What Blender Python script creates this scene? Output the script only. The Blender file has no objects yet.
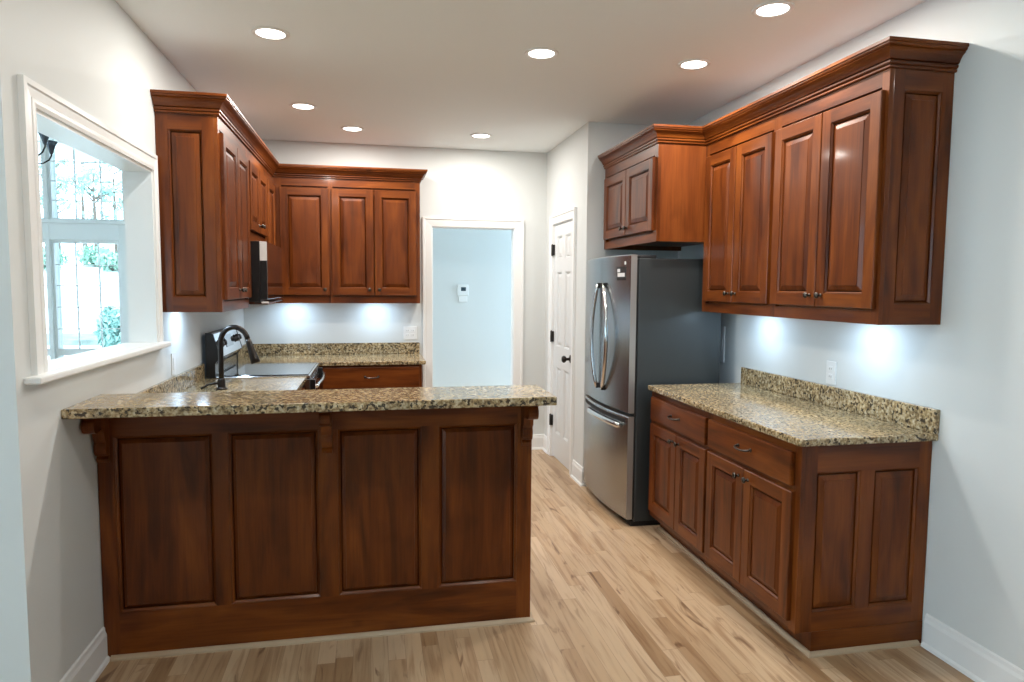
import bpy, bmesh, math, random
from mathutils import Vector, Matrix, Euler
random.seed(7)
SC = bpy.context.scene
COL = SC.collection
PI = math.pi

# ------------------------------------------------------------------ camera, sky, exposure
cam_data = bpy.data.cameras.new('camera')
cam = bpy.data.objects.new('camera', cam_data)
COL.objects.link(cam)
SC.camera = cam
cam_data.sensor_width = 36.0
cam_data.lens = 682.667 / 1024 * 36.0
cam_data.clip_start = 0.05
CAM = Vector((1.0698, -2.9086, 1.5070))
_yaw, _pit, _rol = 0.2015, -0.0787, 0.0071
_d = Vector((math.sin(_yaw) * math.cos(_pit), math.cos(_yaw) * math.cos(_pit), math.sin(_pit)))
_r = Vector((math.cos(_yaw), -math.sin(_yaw), 0))
_u = _r.cross(_d)
_r2 = _r * math.cos(_rol) + _u * math.sin(_rol)
_u2 = _u * math.cos(_rol) - _r * math.sin(_rol)
cam.matrix_world = Matrix(((_r2.x, _u2.x, -_d.x, CAM.x), (_r2.y, _u2.y, -_d.y, CAM.y),
                           (_r2.z, _u2.z, -_d.z, CAM.z), (0, 0, 0, 1)))
SC.view_settings.view_transform = 'Standard'
SC.view_settings.look = 'None'
SC.view_settings.gamma = 1.0
SC.view_settings.use_curve_mapping = False
SC.view_settings.exposure = 0.0
SC.cycles.max_bounces = 16
SC.cycles.diffuse_bounces = 10

world = bpy.data.worlds.new('sky')
SC.world = world
world.use_nodes = True
_bg = world.node_tree.nodes['Background']
_bg.inputs['Color'].default_value = (0.62, 0.83, 1.0, 1)
_bg.inputs['Strength'].default_value = 7.4
LAMP_W = 15.5          # each recessed ceiling lamp
LAMP_COL = (1.0, 0.95, 0.88)
PUCK_W = 2.3           # each under-cabinet puck
PUCK_COL = (0.56, 0.78, 1.0)

# ------------------------------------------------------------------ materials
def new_mat(name):
    m = bpy.data.materials.new(name)
    m.use_nodes = True
    return m, m.node_tree.nodes, m.node_tree.links, m.node_tree.nodes['Principled BSDF']

def plain(name, col, rough=0.5, metal=0.0, coat=0.0, emit=None, bump=0.0, bscale=200):
    m, n, l, b = new_mat(name)
    b.inputs['Base Color'].default_value = (*col, 1)
    b.inputs['Roughness'].default_value = rough
    b.inputs['Metallic'].default_value = metal
    b.inputs['Coat Weight'].default_value = coat
    b.inputs['Coat Roughness'].default_value = 0.08
    if emit:
        b.inputs['Emission Color'].default_value = (*emit[:3], 1)
        b.inputs['Emission Strength'].default_value = emit[3]
    if bump:
        tc = n.new('ShaderNodeTexCoord'); t = n.new('ShaderNodeTexNoise'); t.inputs['Scale'].default_value = bscale
        bp = n.new('ShaderNodeBump'); bp.inputs['Strength'].default_value = bump; bp.inputs['Distance'].default_value = 0.002
        l.new(tc.outputs['Object'], t.inputs['Vector']); l.new(t.outputs['Fac'], bp.inputs['Height'])
        l.new(bp.outputs['Normal'], b.inputs['Normal'])
    return m

def ramp(n, stops):
    r = n.new('ShaderNodeValToRGB')
    e = r.color_ramp.elements
    while len(e) > 1: e.remove(e[-1])
    e[0].position = stops[0][0]; e[0].color = (*stops[0][1], 1)
    for p, c in stops[1:]:
        x = e.new(p); x.color = (*c, 1)
    return r

def mixc(n, l, a, b, fac, mode='MIX'):
    mx = n.new('ShaderNodeMix'); mx.data_type = 'RGBA'; mx.blend_type = mode
    for sock, v in ((mx.inputs[6], a), (mx.inputs[7], b)):
        if isinstance(v, tuple): sock.default_value = (*v, 1)
        else: l.new(v, sock)
    if isinstance(fac, (int, float)): mx.inputs[0].default_value = fac
    else: l.new(fac, mx.inputs[0])
    return mx.outputs[2]

def wood(name, grain, light=(0.212, 0.0570, 0.0085), mid=(0.136, 0.0325, 0.0048), dark=(0.064, 0.0140, 0.0026), rough=0.36):
    """stained alder; grain 'v' runs up, 'h' runs level"""
    m, n, l, b = new_mat(name)
    tc = n.new('ShaderNodeTexCoord'); oi = n.new('ShaderNodeObjectInfo')
    ml = n.new('ShaderNodeVectorMath'); ml.operation = 'SCALE'; ml.inputs[0].default_value = (37, 53, 29)
    l.new(oi.outputs['Random'], ml.inputs['Scale'])
    ad = n.new('ShaderNodeVectorMath'); ad.operation = 'ADD'
    l.new(tc.outputs['Object'], ad.inputs[0]); l.new(ml.outputs[0], ad.inputs[1])
    def mapped(s):
        mp = n.new('ShaderNodeMapping'); mp.inputs['Scale'].default_value = s
        l.new(ad.outputs[0], mp.inputs['Vector']); return mp.outputs[0]
    a, c = (12, 1.5) if grain == 'v' else (1.5, 12)
    n1 = n.new('ShaderNodeTexNoise'); n1.inputs['Scale'].default_value = 1.0; n1.inputs['Detail'].default_value = 5
    n1.inputs['Distortion'].default_value = 0.9
    l.new(mapped((a, a, c)), n1.inputs['Vector'])
    n2 = n.new('ShaderNodeTexNoise'); n2.inputs['Scale'].default_value = 1.0; n2.inputs['Detail'].default_value = 3
    a2, c2 = (140, 5) if grain == 'v' else (5, 140)
    l.new(mapped((a2, a2, c2)), n2.inputs['Vector'])
    n3 = n.new('ShaderNodeTexNoise'); n3.inputs['Scale'].default_value = 7.0; n3.inputs['Detail'].default_value = 2
    l.new(mapped((1, 1, 0.6) if grain == 'v' else (0.6, 0.6, 1)), n3.inputs['Vector'])
    r1 = ramp(n, [(0.30, dark), (0.48, mid), (0.70, light)])
    l.new(n1.outputs['Fac'], r1.inputs['Fac'])
    r2 = ramp(n, [(0.35, (0.80, 0.76, 0.74)), (0.6, (1, 1, 1))])
    l.new(n2.outputs['Fac'], r2.inputs['Fac'])
    col = mixc(n, l, r1.outputs['Color'], r2.outputs['Color'], 0.75, 'MULTIPLY')
    r3 = ramp(n, [(0.30, (0.45, 0.38, 0.36)), (0.45, (1, 1, 1))])
    l.new(n3.outputs['Fac'], r3.inputs['Fac'])
    col = mixc(n, l, col, r3.outputs['Color'], 0.42, 'MULTIPLY')
    kv = n.new('ShaderNodeTexVoronoi'); kv.inputs['Scale'].default_value = 2.6
    l.new(mapped((1, 1, 0.7) if grain == 'v' else (0.7, 0.7, 1)), kv.inputs['Vector'])
    kr = ramp(n, [(0.02, (0.30, 0.24, 0.22)), (0.075, (1, 1, 1))]); l.new(kv.outputs['Distance'], kr.inputs['Fac'])
    col = mixc(n, l, col, kr.outputs['Color'], 0.7, 'MULTIPLY')
    l.new(col, b.inputs['Base Color'])
    b.inputs['Roughness'].default_value = rough
    b.inputs['Specular IOR Level'].default_value = 0.22
    b.inputs['Coat Weight'].default_value = 0.15
    b.inputs['Coat Roughness'].default_value = 0.09
    return m

def granite(name):
    m, n, l, b = new_mat(name)
    tc = n.new('ShaderNodeTexCoord')
    big = n.new('ShaderNodeTexNoise'); big.inputs['Scale'].default_value = 14; big.inputs['Detail'].default_value = 4
    mid_ = n.new('ShaderNodeTexNoise'); mid_.inputs['Scale'].default_value = 66; mid_.inputs['Detail'].default_value = 5; mid_.inputs['Roughness'].default_value = 0.65
    fine = n.new('ShaderNodeTexVoronoi'); fine.inputs['Scale'].default_value = 120
    spk = n.new('ShaderNodeTexNoise'); spk.inputs['Scale'].default_value = 68; spk.inputs['Detail'].default_value = 3
    for t in (big, mid_, fine): l.new(tc.outputs['Object'], t.inputs['Vector'])
    of = n.new('ShaderNodeVectorMath'); of.operation = 'ADD'; of.inputs[1].default_value = (4.3, 1.7, 8.1)
    l.new(tc.outputs['Object'], of.inputs[0]); l.new(of.outputs[0], spk.inputs['Vector'])
    r1 = ramp(n, [(0.30, (0.075, 0.06, 0.045)), (0.41, (0.20, 0.15, 0.09)), (0.50, (0.36, 0.285, 0.17)), (0.60, (0.52, 0.46, 0.345)), (0.72, (0.65, 0.62, 0.53))])
    l.new(mid_.outputs['Fac'], r1.inputs['Fac'])
    r2 = ramp(n, [(0.0, (0.75, 0.72, 0.66)), (0.5, (1.05, 1.0, 0.92))])
    l.new(fine.outputs['Color'], r2.inputs['Fac'])
    col = mixc(n, l, r1.outputs['Color'], r2.outputs['Color'], 0.8, 'MULTIPLY')
    r3 = ramp(n, [(0.395, (1, 1, 1)), (0.435, (0, 0, 0))]); r3.color_ramp.interpolation = 'EASE'
    l.new(spk.outputs['Fac'], r3.inputs['Fac'])
    col = mixc(n, l, col, (0.055, 0.045, 0.033), r3.outputs['Color'])
    r4 = ramp(n, [(0.40, (0.80, 0.78, 0.74)), (0.62, (1.08, 1.02, 0.92))])
    l.new(big.outputs['Fac'], r4.inputs['Fac'])
    col = mixc(n, l, col, r4.outputs['Color'], 1.0, 'MULTIPLY')
    l.new(col, b.inputs['Base Color'])
    b.inputs['Roughness'].default_value = 0.12
    b.inputs['Specular IOR Level'].default_value = 0.55
    return m

def plank_floor(name):
    m, n, l, b = new_mat(name)
    tc = n.new('ShaderNodeTexCoord')
    sx = n.new('ShaderNodeSeparateXYZ'); l.new(tc.outputs['Object'], sx.inputs[0])
    def mth(op, a, b=None):
        q = n.new('ShaderNodeMath'); q.operation = op
        for k, v in enumerate((a, b)):
            if v is None: continue
            if isinstance(v, (int, float)): q.inputs[k].default_value = v
            else: l.new(v, q.inputs[k])
        return q.outputs[0]
    xr = mth('DIVIDE', sx.outputs['X'], 0.0700); row = mth('FLOOR', xr)
    wn = n.new('ShaderNodeTexWhiteNoise'); wn.noise_dimensions = '1D'; l.new(row, wn.inputs['W'])
    ln = mth('MULTIPLY_ADD', wn.outputs['Value'], 0.45)
    ln.node.inputs[2].default_value = 0.75
    yr = mth('DIVIDE', mth('ADD', sx.outputs['Y'], mth('MULTIPLY', wn.outputs['Value'], 37.7)), ln); idx = mth('FLOOR', yr)
    cb = n.new('ShaderNodeCombineXYZ'); l.new(row, cb.inputs[0]); l.new(idx, cb.inputs[1])
    wp = n.new('ShaderNodeTexWhiteNoise'); wp.noise_dimensions = '2D'; l.new(cb.outputs[0], wp.inputs['Vector'])
    fx_ = mth('FRACT', xr); fy_ = mth('FRACT', yr)
    ex = mth('MINIMUM', fx_, mth('SUBTRACT', 1.0, fx_)); ey = mth('MINIMUM', fy_, mth('SUBTRACT', 1.0, fy_))
    joint = mth('MAXIMUM', mth('LESS_THAN', ex, 0.012), mth('LESS_THAN', ey, 0.0010))
    class _B: pass
    br = _B(); br.outputs = {'Color': wp.outputs['Value'], 'Fac': joint}
    rp = ramp(n, [(0.0, (0.33, 0.20, 0.105)), (0.15, (0.42, 0.28, 0.165)), (0.5, (0.49, 0.345, 0.215)), (0.8, (0.55, 0.40, 0.265)), (1.0, (0.45, 0.295, 0.17))])
    l.new(br.outputs['Color'], rp.inputs['Fac'])
    # grain, shifted from plank to plank
    sh = n.new('ShaderNodeVectorMath'); sh.operation = 'SCALE'; sh.inputs[0].default_value = (3.1, 17.0, 5.0)
    l.new(br.outputs['Color'], sh.inputs['Scale'])
    ad = n.new('ShaderNodeVectorMath'); ad.operation = 'ADD'
    l.new(tc.outputs['Object'], ad.inputs[0]); l.new(sh.outputs[0], ad.inputs[1])
    m1 = n.new('ShaderNodeMapping'); m1.inputs['Scale'].default_value = (38, 2.6, 1)
    l.new(ad.outputs[0], m1.inputs['Vector'])
    g1 = n.new('ShaderNodeTexNoise'); g1.inputs['Scale'].default_value = 1; g1.inputs['Detail'].default_value = 5; g1.inputs['Distortion'].default_value = 0.8
    l.new(m1.outputs[0], g1.inputs['Vector'])
    rg = ramp(n, [(0.30, (0.60, 0.49, 0.40)), (0.52, (1, 1, 1)), (0.75, (1.08, 1.06, 1.03))])
    l.new(g1.outputs['Fac'], rg.inputs['Fac'])
    col = mixc(n, l, rp.outputs['Color'], rg.outputs['Color'], 0.8, 'MULTIPLY')
    m2 = n.new('ShaderNodeMapping'); m2.inputs['Scale'].default_value = (16, 3.2, 1)
    l.new(ad.outputs[0], m2.inputs['Vector'])
    g2 = n.new('ShaderNodeTexNoise'); g2.inputs['Scale'].default_value = 1; g2.inputs['Detail'].default_value = 3; g2.inputs['Distortion'].default_value = 1.2
    l.new(m2.outputs[0], g2.inputs['Vector'])
    rk = ramp(n, [(0.27, (0.26, 0.15, 0.09)), (0.36, (1, 1, 1))])
    l.new(g2.outputs['Fac'], rk.inputs['Fac'])
    col = mixc(n, l, col, rk.outputs['Color'], 0.75, 'MULTIPLY')
    # joints
    inv = n.new('ShaderNodeMath'); inv.operation = 'MULTIPLY'; inv.inputs[1].default_value = 0.55
    l.new(br.outputs['Fac'], inv.inputs[0])
    col = mixc(n, l, col, (0.16, 0.09, 0.05), inv.outputs[0])
    l.new(col, b.inputs['Base Color'])
    b.inputs['Roughness'].default_value = 0.34
    b.inputs['Specular IOR Level'].default_value = 0.4
    return m

def brushed(name, col, rough):
    m, n, l, b = new_mat(name)
    b.inputs['Base Color'].default_value = (*col, 1)
    b.inputs['Metallic'].default_value = 1.0
    tc = n.new('ShaderNodeTexCoord'); mp = n.new('ShaderNodeMapping'); mp.inputs['Scale'].default_value = (6, 6, 420)
    t = n.new('ShaderNodeTexNoise'); t.inputs['Scale'].default_value = 1; t.inputs['Detail'].default_value = 2
    l.new(tc.outputs['Object'], mp.inputs['Vector']); l.new(mp.outputs[0], t.inputs['Vector'])
    mr = n.new('ShaderNodeMapRange'); mr.inputs['To Min'].default_value = rough * 0.8; mr.inputs['To Max'].default_value = rough * 1.25
    l.new(t.outputs['Fac'], mr.inputs['Value']); b.inputs['Roughness'].default_value = rough
    b.inputs['Anisotropic'].default_value = 0.4
    return m

def window_glass(name):
    m = bpy.data.materials.new(name); m.use_nodes = True
    n, l = m.node_tree.nodes, m.node_tree.links
    n.remove(n['Principled BSDF'])
    out = n['Material Output']
    tr = n.new('ShaderNodeBsdfTransparent'); tr.inputs['Color'].default_value = (0.95, 0.985, 0.985, 1)
    gl = n.new('ShaderNodeBsdfGlossy'); gl.inputs['Roughness'].default_value = 0.0
    fr = n.new('ShaderNodeFresnel'); fr.inputs['IOR'].default_value = 1.3
    mx = n.new('ShaderNodeMixShader')
    l.new(fr.outputs[0], mx.inputs[0]); l.new(tr.outputs[0], mx.inputs[1]); l.new(gl.outputs[0], mx.inputs[2])
    l.new(mx.outputs[0], out.inputs['Surface'])
    return m

def leafy(name, c1, c2):
    m, n, l, b = new_mat(name)
    tc = n.new('ShaderNodeTexCoord'); t = n.new('ShaderNodeTexNoise'); t.inputs['Scale'].default_value = 3
    r = ramp(n, [(0.35, c1), (0.65, c2)])
    l.new(tc.outputs['Object'], t.inputs['Vector']); l.new(t.outputs['Fac'], r.inputs['Fac']); l.new(r.outputs['Color'], b.inputs['Base Color'])
    b.inputs['Roughness'].default_value = 0.6
    return m

M = dict(
    wood_p=wood('stained_alder_panel', 'v', (0.176, 0.0445, 0.0068), (0.112, 0.0255, 0.0040), (0.053, 0.0112, 0.0022)),
    wood_v=wood('stained_alder_upright', 'v'), wood_h=wood('stained_alder_level', 'h'),
    veneer=wood('stained_veneer', 'v', (0.190, 0.051, 0.0105), (0.160, 0.040, 0.0080), (0.125, 0.030, 0.0060)),
    inside=plain('cabinet_underside', (0.10, 0.045, 0.02), 0.6),
    granite=granite('speckled_granite'), floor=plank_floor('oak_planks'),
    wall=plain('wall_paint', (0.67, 0.69, 0.685), 0.6, bump=0.04), ceil=plain('ceiling_paint', (0.87, 0.905, 0.91), 0.8, bump=0.04),
    trim=plain('trim_paint', (0.82, 0.825, 0.82), 0.32), door=plain('door_paint', (0.74, 0.75, 0.755), 0.35),
    shoe=plain('bare_oak_shoe', (0.43, 0.32, 0.215), 0.5),
    black=plain('black_enamel', (0.008, 0.008, 0.009), 0.3), bronze=plain('oil_rubbed_bronze', (0.022, 0.018, 0.016), 0.34, 0.6),
    pewter=plain('aged_pewter', (0.085, 0.075, 0.067), 0.34, 1.0), glassblk=plain('black_glass', (0.006, 0.006, 0.007), 0.03, 0.0, 1.0),
    steel=brushed('stainless_steel', (0.38, 0.395, 0.41), 0.26), steel_l=plain('polished_steel', (0.68, 0.69, 0.70), 0.16, 1.0),
    case=plain('grey_steel_case', (0.046, 0.054, 0.058), 0.38, 0.35), gasket=plain('rubber_gasket', (0.012, 0.012, 0.013), 0.7),
    cooktop=plain('ceramic_cooktop', (0.012, 0.014, 0.016), 0.06, 0.0, 0.6),
    plate=plain('white_plastic', (0.80, 0.81, 0.81), 0.35), slot=plain('dark_slot', (0.02, 0.02, 0.02), 0.6),
    lens=plain('lamp_lens', (0.9, 0.9, 0.9), 0.4, emit=(1.0, 0.96, 0.9, 9.0)), pucklens=plain('puck_lens', (0.9, 0.9, 0.9), 0.4, emit=(0.85, 0.93, 1.0, 8.0)),
    lcd=plain('lcd_screen', (0.03, 0.06, 0.08), 0.2), glass=window_glass('window_glass'),
    bark=plain('bark', (0.12, 0.09, 0.07), 0.9), leaf=leafy('foliage', (0.20, 0.34, 0.26), (0.32, 0.46, 0.36)),
    leaf_b=leafy('bluish_foliage', (0.20, 0.35, 0.31), (0.33, 0.48, 0.43)),
    lawn=plain('pale_drive', (0.62, 0.64, 0.62), 0.9), bed=leafy('mulch_bed', (0.10, 0.12, 0.10), (0.20, 0.24, 0.20)),
    frost=plain('smoked_glass_shade', (0.05, 0.06, 0.08), 0.2), sink=brushed('sink_steel', (0.5, 0.51, 0.52), 0.3),
    sticker=plain('dark_sticker', (0.02, 0.018, 0.018), 0.4), silverprint=plain('silver_print', (0.72, 0.70, 0.69), 0.4),
)

# ------------------------------------------------------------------ object helpers
def tag(o, label=None, cat=None, group=None, kind=None):
    if label: o['label'] = label
    if cat: o['category'] = cat
    if group: o['group'] = group
    if kind: o['kind'] = kind
    return o

def empty(name, loc, label=None, cat=None, group=None):
    o = bpy.data.objects.new(name, None); COL.objects.link(o)
    o.location = loc; o.empty_display_size = 0.1
    o['_w'] = [float(v) for v in loc]
    return tag(o, label, cat, group)

class MB:
    """collects shapes given in world coordinates; build() links them as one mesh object"""
    def __init__(self): self.v = []; self.f = []; self.mi = []; self.sm = []
    def quad(self, pts, nrm=None, mi=0, smooth=False):
        pts = [Vector(p) for p in pts]
        if nrm is not None:
            nn = (pts[1] - pts[0]).cross(pts[2] - pts[0])
            if len(pts) > 3: nn = nn + (pts[2] - pts[0]).cross(pts[3] - pts[0])
            if nn.dot(Vector(nrm)) < 0: pts = pts[::-1]
        k = len(self.v); self.v += pts
        self.f.append(list(range(k, k + len(pts)))); self.mi.append(mi); self.sm.append(smooth)
    def bm_add(self, bm, mi=0, smooth=False):
        k = len(self.v); bm.verts.ensure_lookup_table(); bm.verts.index_update()
        self.v += [v.co.copy() for v in bm.verts]
        for f in bm.faces:
            self.f.append([k + v.index for v in f.verts]); self.mi.append(mi); self.sm.append(smooth)
        bm.free()
    def box(self, p, q, bev=0.0, mi=0, seg=2):
        p, q = Vector(p), Vector(q)
        lo = Vector([min(a, b) for a, b in zip(p, q)]); hi = Vector([max(a, b) for a, b in zip(p, q)])
        bm = bmesh.new(); bmesh.ops.create_cube(bm, size=1)
        for v in bm.verts: v.co = Vector([(lo[i] + hi[i]) / 2 + v.co[i] * (hi[i] - lo[i]) for i in range(3)])
        if bev: bmesh.ops.bevel(bm, geom=bm.edges[:], offset=min(bev, 0.45 * min(hi - lo)), segments=seg, affect='EDGES', profile=0.5)
        self.bm_add(bm, mi)
        return self
    def grid_lathe(self, c, axis, prof, n=20, mi=0, smooth=True):
        """prof: (radius, height along axis)"""
        c = Vector(c); ax = Vector(axis).normalized()
        t = Vector((1, 0, 0)) if abs(ax.x) < 0.9 else Vector((0, 1, 0))
        e1 = ax.cross(t).normalized(); e2 = ax.cross(e1)
        bm = bmesh.new(); rings = []
        for r, h in prof:
            if r < 1e-6: rings.append([bm.verts.new(c + ax * h)])
            else: rings.append([bm.verts.new(c + ax * h + (e1 * math.cos(2 * PI * i / n) + e2 * math.sin(2 * PI * i / n)) * r) for i in range(n)])
        for a, b in zip(rings, rings[1:]):
            for i in range(n):
                j = (i + 1) % n
                if len(a) == 1 and len(b) == 1: continue
                if len(a) == 1: bm.faces.new((a[0], b[j], b[i]))
                elif len(b) == 1: bm.faces.new((a[i], a[j], b[0]))
                else: bm.faces.new((a[i], a[j], b[j], b[i]))
        for rg, flip in ((rings[0], 1), (rings[-1], 0)):
            if len(rg) > 1: bm.faces.new(rg[::-1] if flip else rg)
        bmesh.ops.recalc_face_normals(bm, faces=bm.faces[:])
        self.bm_add(bm, mi, smooth)
        return self
    def tube(self, path, rad, n=10, mi=0, cap=True, flat=1.0):
        P = [Vector(p) for p in path]; R = rad if isinstance(rad, (list, tuple)) else [rad] * len(P)
        bm = bmesh.new(); rings = []; up = None
        for i, p in enumerate(P):
            d = (P[min(i + 1, len(P) - 1)] - P[max(i - 1, 0)]).normalized()
            if up is None: up = Vector((0, 0, 1)) if abs(d.z) < 0.9 else Vector((1, 0, 0))
            s = d.cross(up).normalized(); up = s.cross(d).normalized()
            rings.append([bm.verts.new(p + (s * math.cos(2 * PI * k / n) + up * flat * math.sin(2 * PI * k / n)) * R[i]) for k in range(n)])
        for a, b in zip(rings, rings[1:]):
            for k in range(n): bm.faces.new((a[k], a[(k + 1) % n], b[(k + 1) % n], b[k]))
        if cap: bm.faces.new(rings[0][::-1]); bm.faces.new(rings[-1])
        bmesh.ops.recalc_face_normals(bm, faces=bm.faces[:])
        self.bm_add(bm, mi, True)
        return self
    def prism(self, poly, ext, bev=0.0, mi=0):
        """poly: world points of one planar outline, pushed along vector ext"""
        bm = bmesh.new(); e = Vector(ext)
        a = [bm.verts.new(Vector(p)) for p in poly]; b = [bm.verts.new(Vector(p) + e) for p in poly]
        bm.faces.new(a); bm.faces.new(b[::-1])
        for i in range(len(a)): bm.faces.new((a[i], b[i], b[(i + 1) % len(a)], a[(i + 1) % len(a)]))
        bmesh.ops.recalc_face_normals(bm, faces=bm.faces[:])
        if bev: bmesh.ops.bevel(bm, geom=bm.edges[:], offset=bev, segments=2, affect='EDGES', profile=0.5)
        self.bm_add(bm, mi)
        return self
    def sweep(self, path, prof, side=1, closed_ends=True, mi=0):
        """moulding: path of (x, y), prof of (outward, z); side=1 puts outward on the left of the path"""
        P = [Vector((x, y)) for x, y in path]; rows = []
        for i, p in enumerate(P):
            ds = []
            if i > 0: ds.append((P[i] - P[i - 1]).normalized())
            if i < len(P) - 1: ds.append((P[i + 1] - P[i]).normalized())
            ns = [Vector((-d.y, d.x)) * side for d in ds]
            if len(ns) == 1: off = ns[0]
            else:
                b = (ns[0] + ns[1]).normalized(); off = b / max(0.2, b.dot(ns[0]))
            rows.append([Vector((p.x + off.x * o, p.y + off.y * o, z)) for o, z in prof])
        bm = bmesh.new()
        vs = [[bm.verts.new(q) for q in r] for r in rows]; k = len(prof)
        for a, b in zip(vs, vs[1:]):
            for i in range(k): bm.faces.new((a[i], a[(i + 1) % k], b[(i + 1) % k], b[i]))
        if closed_ends: bm.faces.new(vs[0]); bm.faces.new(vs[-1][::-1])
        bmesh.ops.recalc_face_normals(bm, faces=bm.faces[:])
        self.bm_add(bm, mi)
        return self
    def build(self, name, mats, parent=None, loc=None):
        me = bpy.data.meshes.new(name)
        w = Vector((0, 0, 0))
        if parent is not None: w = Vector(parent['_w'])
        elif loc is not None: w = Vector(loc)
        me.from_pydata([v - w for v in self.v], [], self.f)
        for m in (mats if isinstance(mats, (list, tuple)) else [mats]): me.materials.append(m)
        me.polygons.foreach_set('material_index', self.mi); me.polygons.foreach_set('use_smooth', self.sm)
        me.update()
        o = bpy.data.objects.new(name, me); COL.objects.link(o)
        if parent is not None: o.parent = parent; o['_w'] = list(w)
        else: o.location = w; o['_w'] = list(w)
        return o

def struct(name, mb, mat, loc=None):
    return tag(mb.build(name, mat, None, loc), kind='structure')

def dim_fill_lamp(root):
    for c in root.children:
        if c.type == 'LIGHT': c.data = c.data.copy(); c.data.energy = 9.0

def clone(src, loc, label, parent=None):
    o = src.copy(); COL.objects.link(o)
    if parent is not None: o.parent = parent
    else:
        o.location = loc; o['label'] = label; o['_w'] = list(loc)
    for c in list(src.children): clone(c, None, None, o)
    return o

# ------------------------------------------------------------------ room constants (metres)
XR, YB, ZC = 3.3615, 3.198, 2.72
YN = -0.58                      # near end of the wall with the pass-through
PX, PY = 2.63, 1.99             # pantry corner
RIGHT = lambda a, b, c: Vector((XR - c, a, b))       # a along y, b up, c out of the wall
LEFT = lambda a, b, c: Vector((c, a, b))
BACK = lambda a, b, c: Vector((a, YB - c, b))

def mbox(mb, W, a0, a1, b0, b1, c0, c1, bev=0.0, mi=0):
    return mb.box(W(a0, b0, c0), W(a1, b1, c1), bev, mi)

# ------------------------------------------------------------------ large structure
def wall_with_holes(name, W, a0, a1, b0, b1, c0, c1, holes, mat):
    A = sorted({a0, a1, *[h[0] for h in holes], *[h[1] for h in holes]})
    B = sorted({b0, b1, *[h[2] for h in holes], *[h[3] for h in holes]})
    mb = MB(); na = W(1, 0, 0) - W(0, 0, 0); nb = Vector((0, 0, 1)); nc = W(0, 0, 1) - W(0, 0, 0)
    def solid(i, j):
        if i < 0 or j < 0 or i >= len(A) - 1 or j >= len(B) - 1: return False
        x, y = (A[i] + A[i + 1]) / 2, (B[j] + B[j + 1]) / 2
        return not any(h[0] < x < h[1] and h[2] < y < h[3] for h in holes)
    for i in range(len(A) - 1):
        for j in range(len(B) - 1):
            if not solid(i, j): continue
            p, q, r, s = A[i], A[i + 1], B[j], B[j + 1]
            mb.quad([W(p, r, c1), W(q, r, c1), W(q, s, c1), W(p, s, c1)], nc)
            mb.quad([W(p, r, c0), W(q, r, c0), W(q, s, c0), W(p, s, c0)], -nc)
            if not solid(i - 1, j): mb.quad([W(p, r, c0), W(p, r, c1), W(p, s, c1), W(p, s, c0)], -na)
            if not solid(i + 1, j): mb.quad([W(q, r, c0), W(q, r, c1), W(q, s, c1), W(q, s, c0)], na)
            if not solid(i, j - 1): mb.quad([W(p, r, c0), W(q, r, c0), W(q, r, c1), W(p, r, c1)], -nb)
            if not solid(i, j + 1): mb.quad([W(p, s, c0), W(q, s, c0), W(q, s, c1), W(p, s, c1)], nb)
    return struct(name, mb, mat)

struct('floor', MB().box((-4.3, -6.1, -0.1), (3.9, 4.6, 0.0)), M['floor'])
struct('ceiling', MB().box((-4.3, -6.1, ZC), (3.9, 4.6, ZC + 0.1)), M['ceil'])
OP = (-0.385, 0.835, 1.195, 2.075)                       # pass-through opening: y0, y1, z0, z1
wall_with_holes('wall_left', LEFT, YN, YB + 0.11, 0, ZC, -0.125, 0.0, [OP], M['wall'])
struct('wall_right', MB().box((XR, -6.0, 0), (XR + 0.12, 2.10, ZC)), M['wall'])
DW = (1.579, 2.343, 0, 2.043)                            # cased opening to the hall
wall_with_holes('wall_back', BACK, 0.0, PX + 0.11, 0, ZC, -0.11, 0.0, [DW], M['wall'])
PANTRY = lambda a, b, c: Vector((PX - c, a, b))
PD = (2.318, 2.940, 0, 2.058)                            # pantry doorway
wall_with_holes('wall_pantry', PANTRY, PY, YB, 0, ZC, -0.11, 0.0, [PD], M['wall'])
struct('wall_alcove', MB().box((PX + 0.11, PY, 0), (XR, PY + 0.11, ZC)), M['wall'])
# hall seen through the cased opening; unseen end walls added, holes sized for daylight
struct('wall_hall', MB().box((-0.2, 4.40, 0), (3.9, 4.5, ZC)), M['wall'])
wall_with_holes('wall_hall_added_left', lambda a, b, c: Vector((-0.2 - c, a, b)), YB + 0.11, 4.5, 0, ZC, 0.0, 0.1, [(3.38, 4.36, 0.1, 2.60)], M['wall'])
wall_with_holes('wall_hall_added_right', lambda a, b, c: Vector((3.9 + c, a, b)), YB + 0.11, 4.4, 0, ZC, -0.1, 0.0, [(3.33, 4.38, 0.02, 2.69)], M['wall'])
struct('wall_hall_near', MB().box((PX + 0.11, YB, 0), (3.8, YB + 0.11, ZC)), M['wall'])
# dining and living side
WX = (-1.136, -0.726)
DWIN = [(-1.156, -0.706, 0.55, 1.817), (-1.62, -1.171, 0.55, 1.817), (-1.156, -0.660, 1.950, 2.62), (-1.62, -1.171, 1.950, 2.62),
        (-3.6, -2.1, 0.55, 2.60)]
DIN = lambda a, b, c: Vector((a, 2.5 - c, b))
wall_with_holes('wall_dining', DIN, -4.2, -0.125, 0, ZC, -0.14, 0.0, DWIN, M['wall'])
SIDE = lambda a, b, c: Vector((-4.2 + c, a, b))
SWIN = [(-5.4, -3.2, 0.4, 2.45), (-2.6, -0.4, 0.4, 2.45), (-0.1, 2.35, 0.2, 2.6)]  # unseen side windows, sized for the daylight they let in
wall_with_holes('wall_side', SIDE, -6.0, 2.64, 0, ZC, -0.14, 0.0, SWIN, M['wall'])
REAR = lambda a, b, c: Vector((a, -6.0 + c, b))
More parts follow.
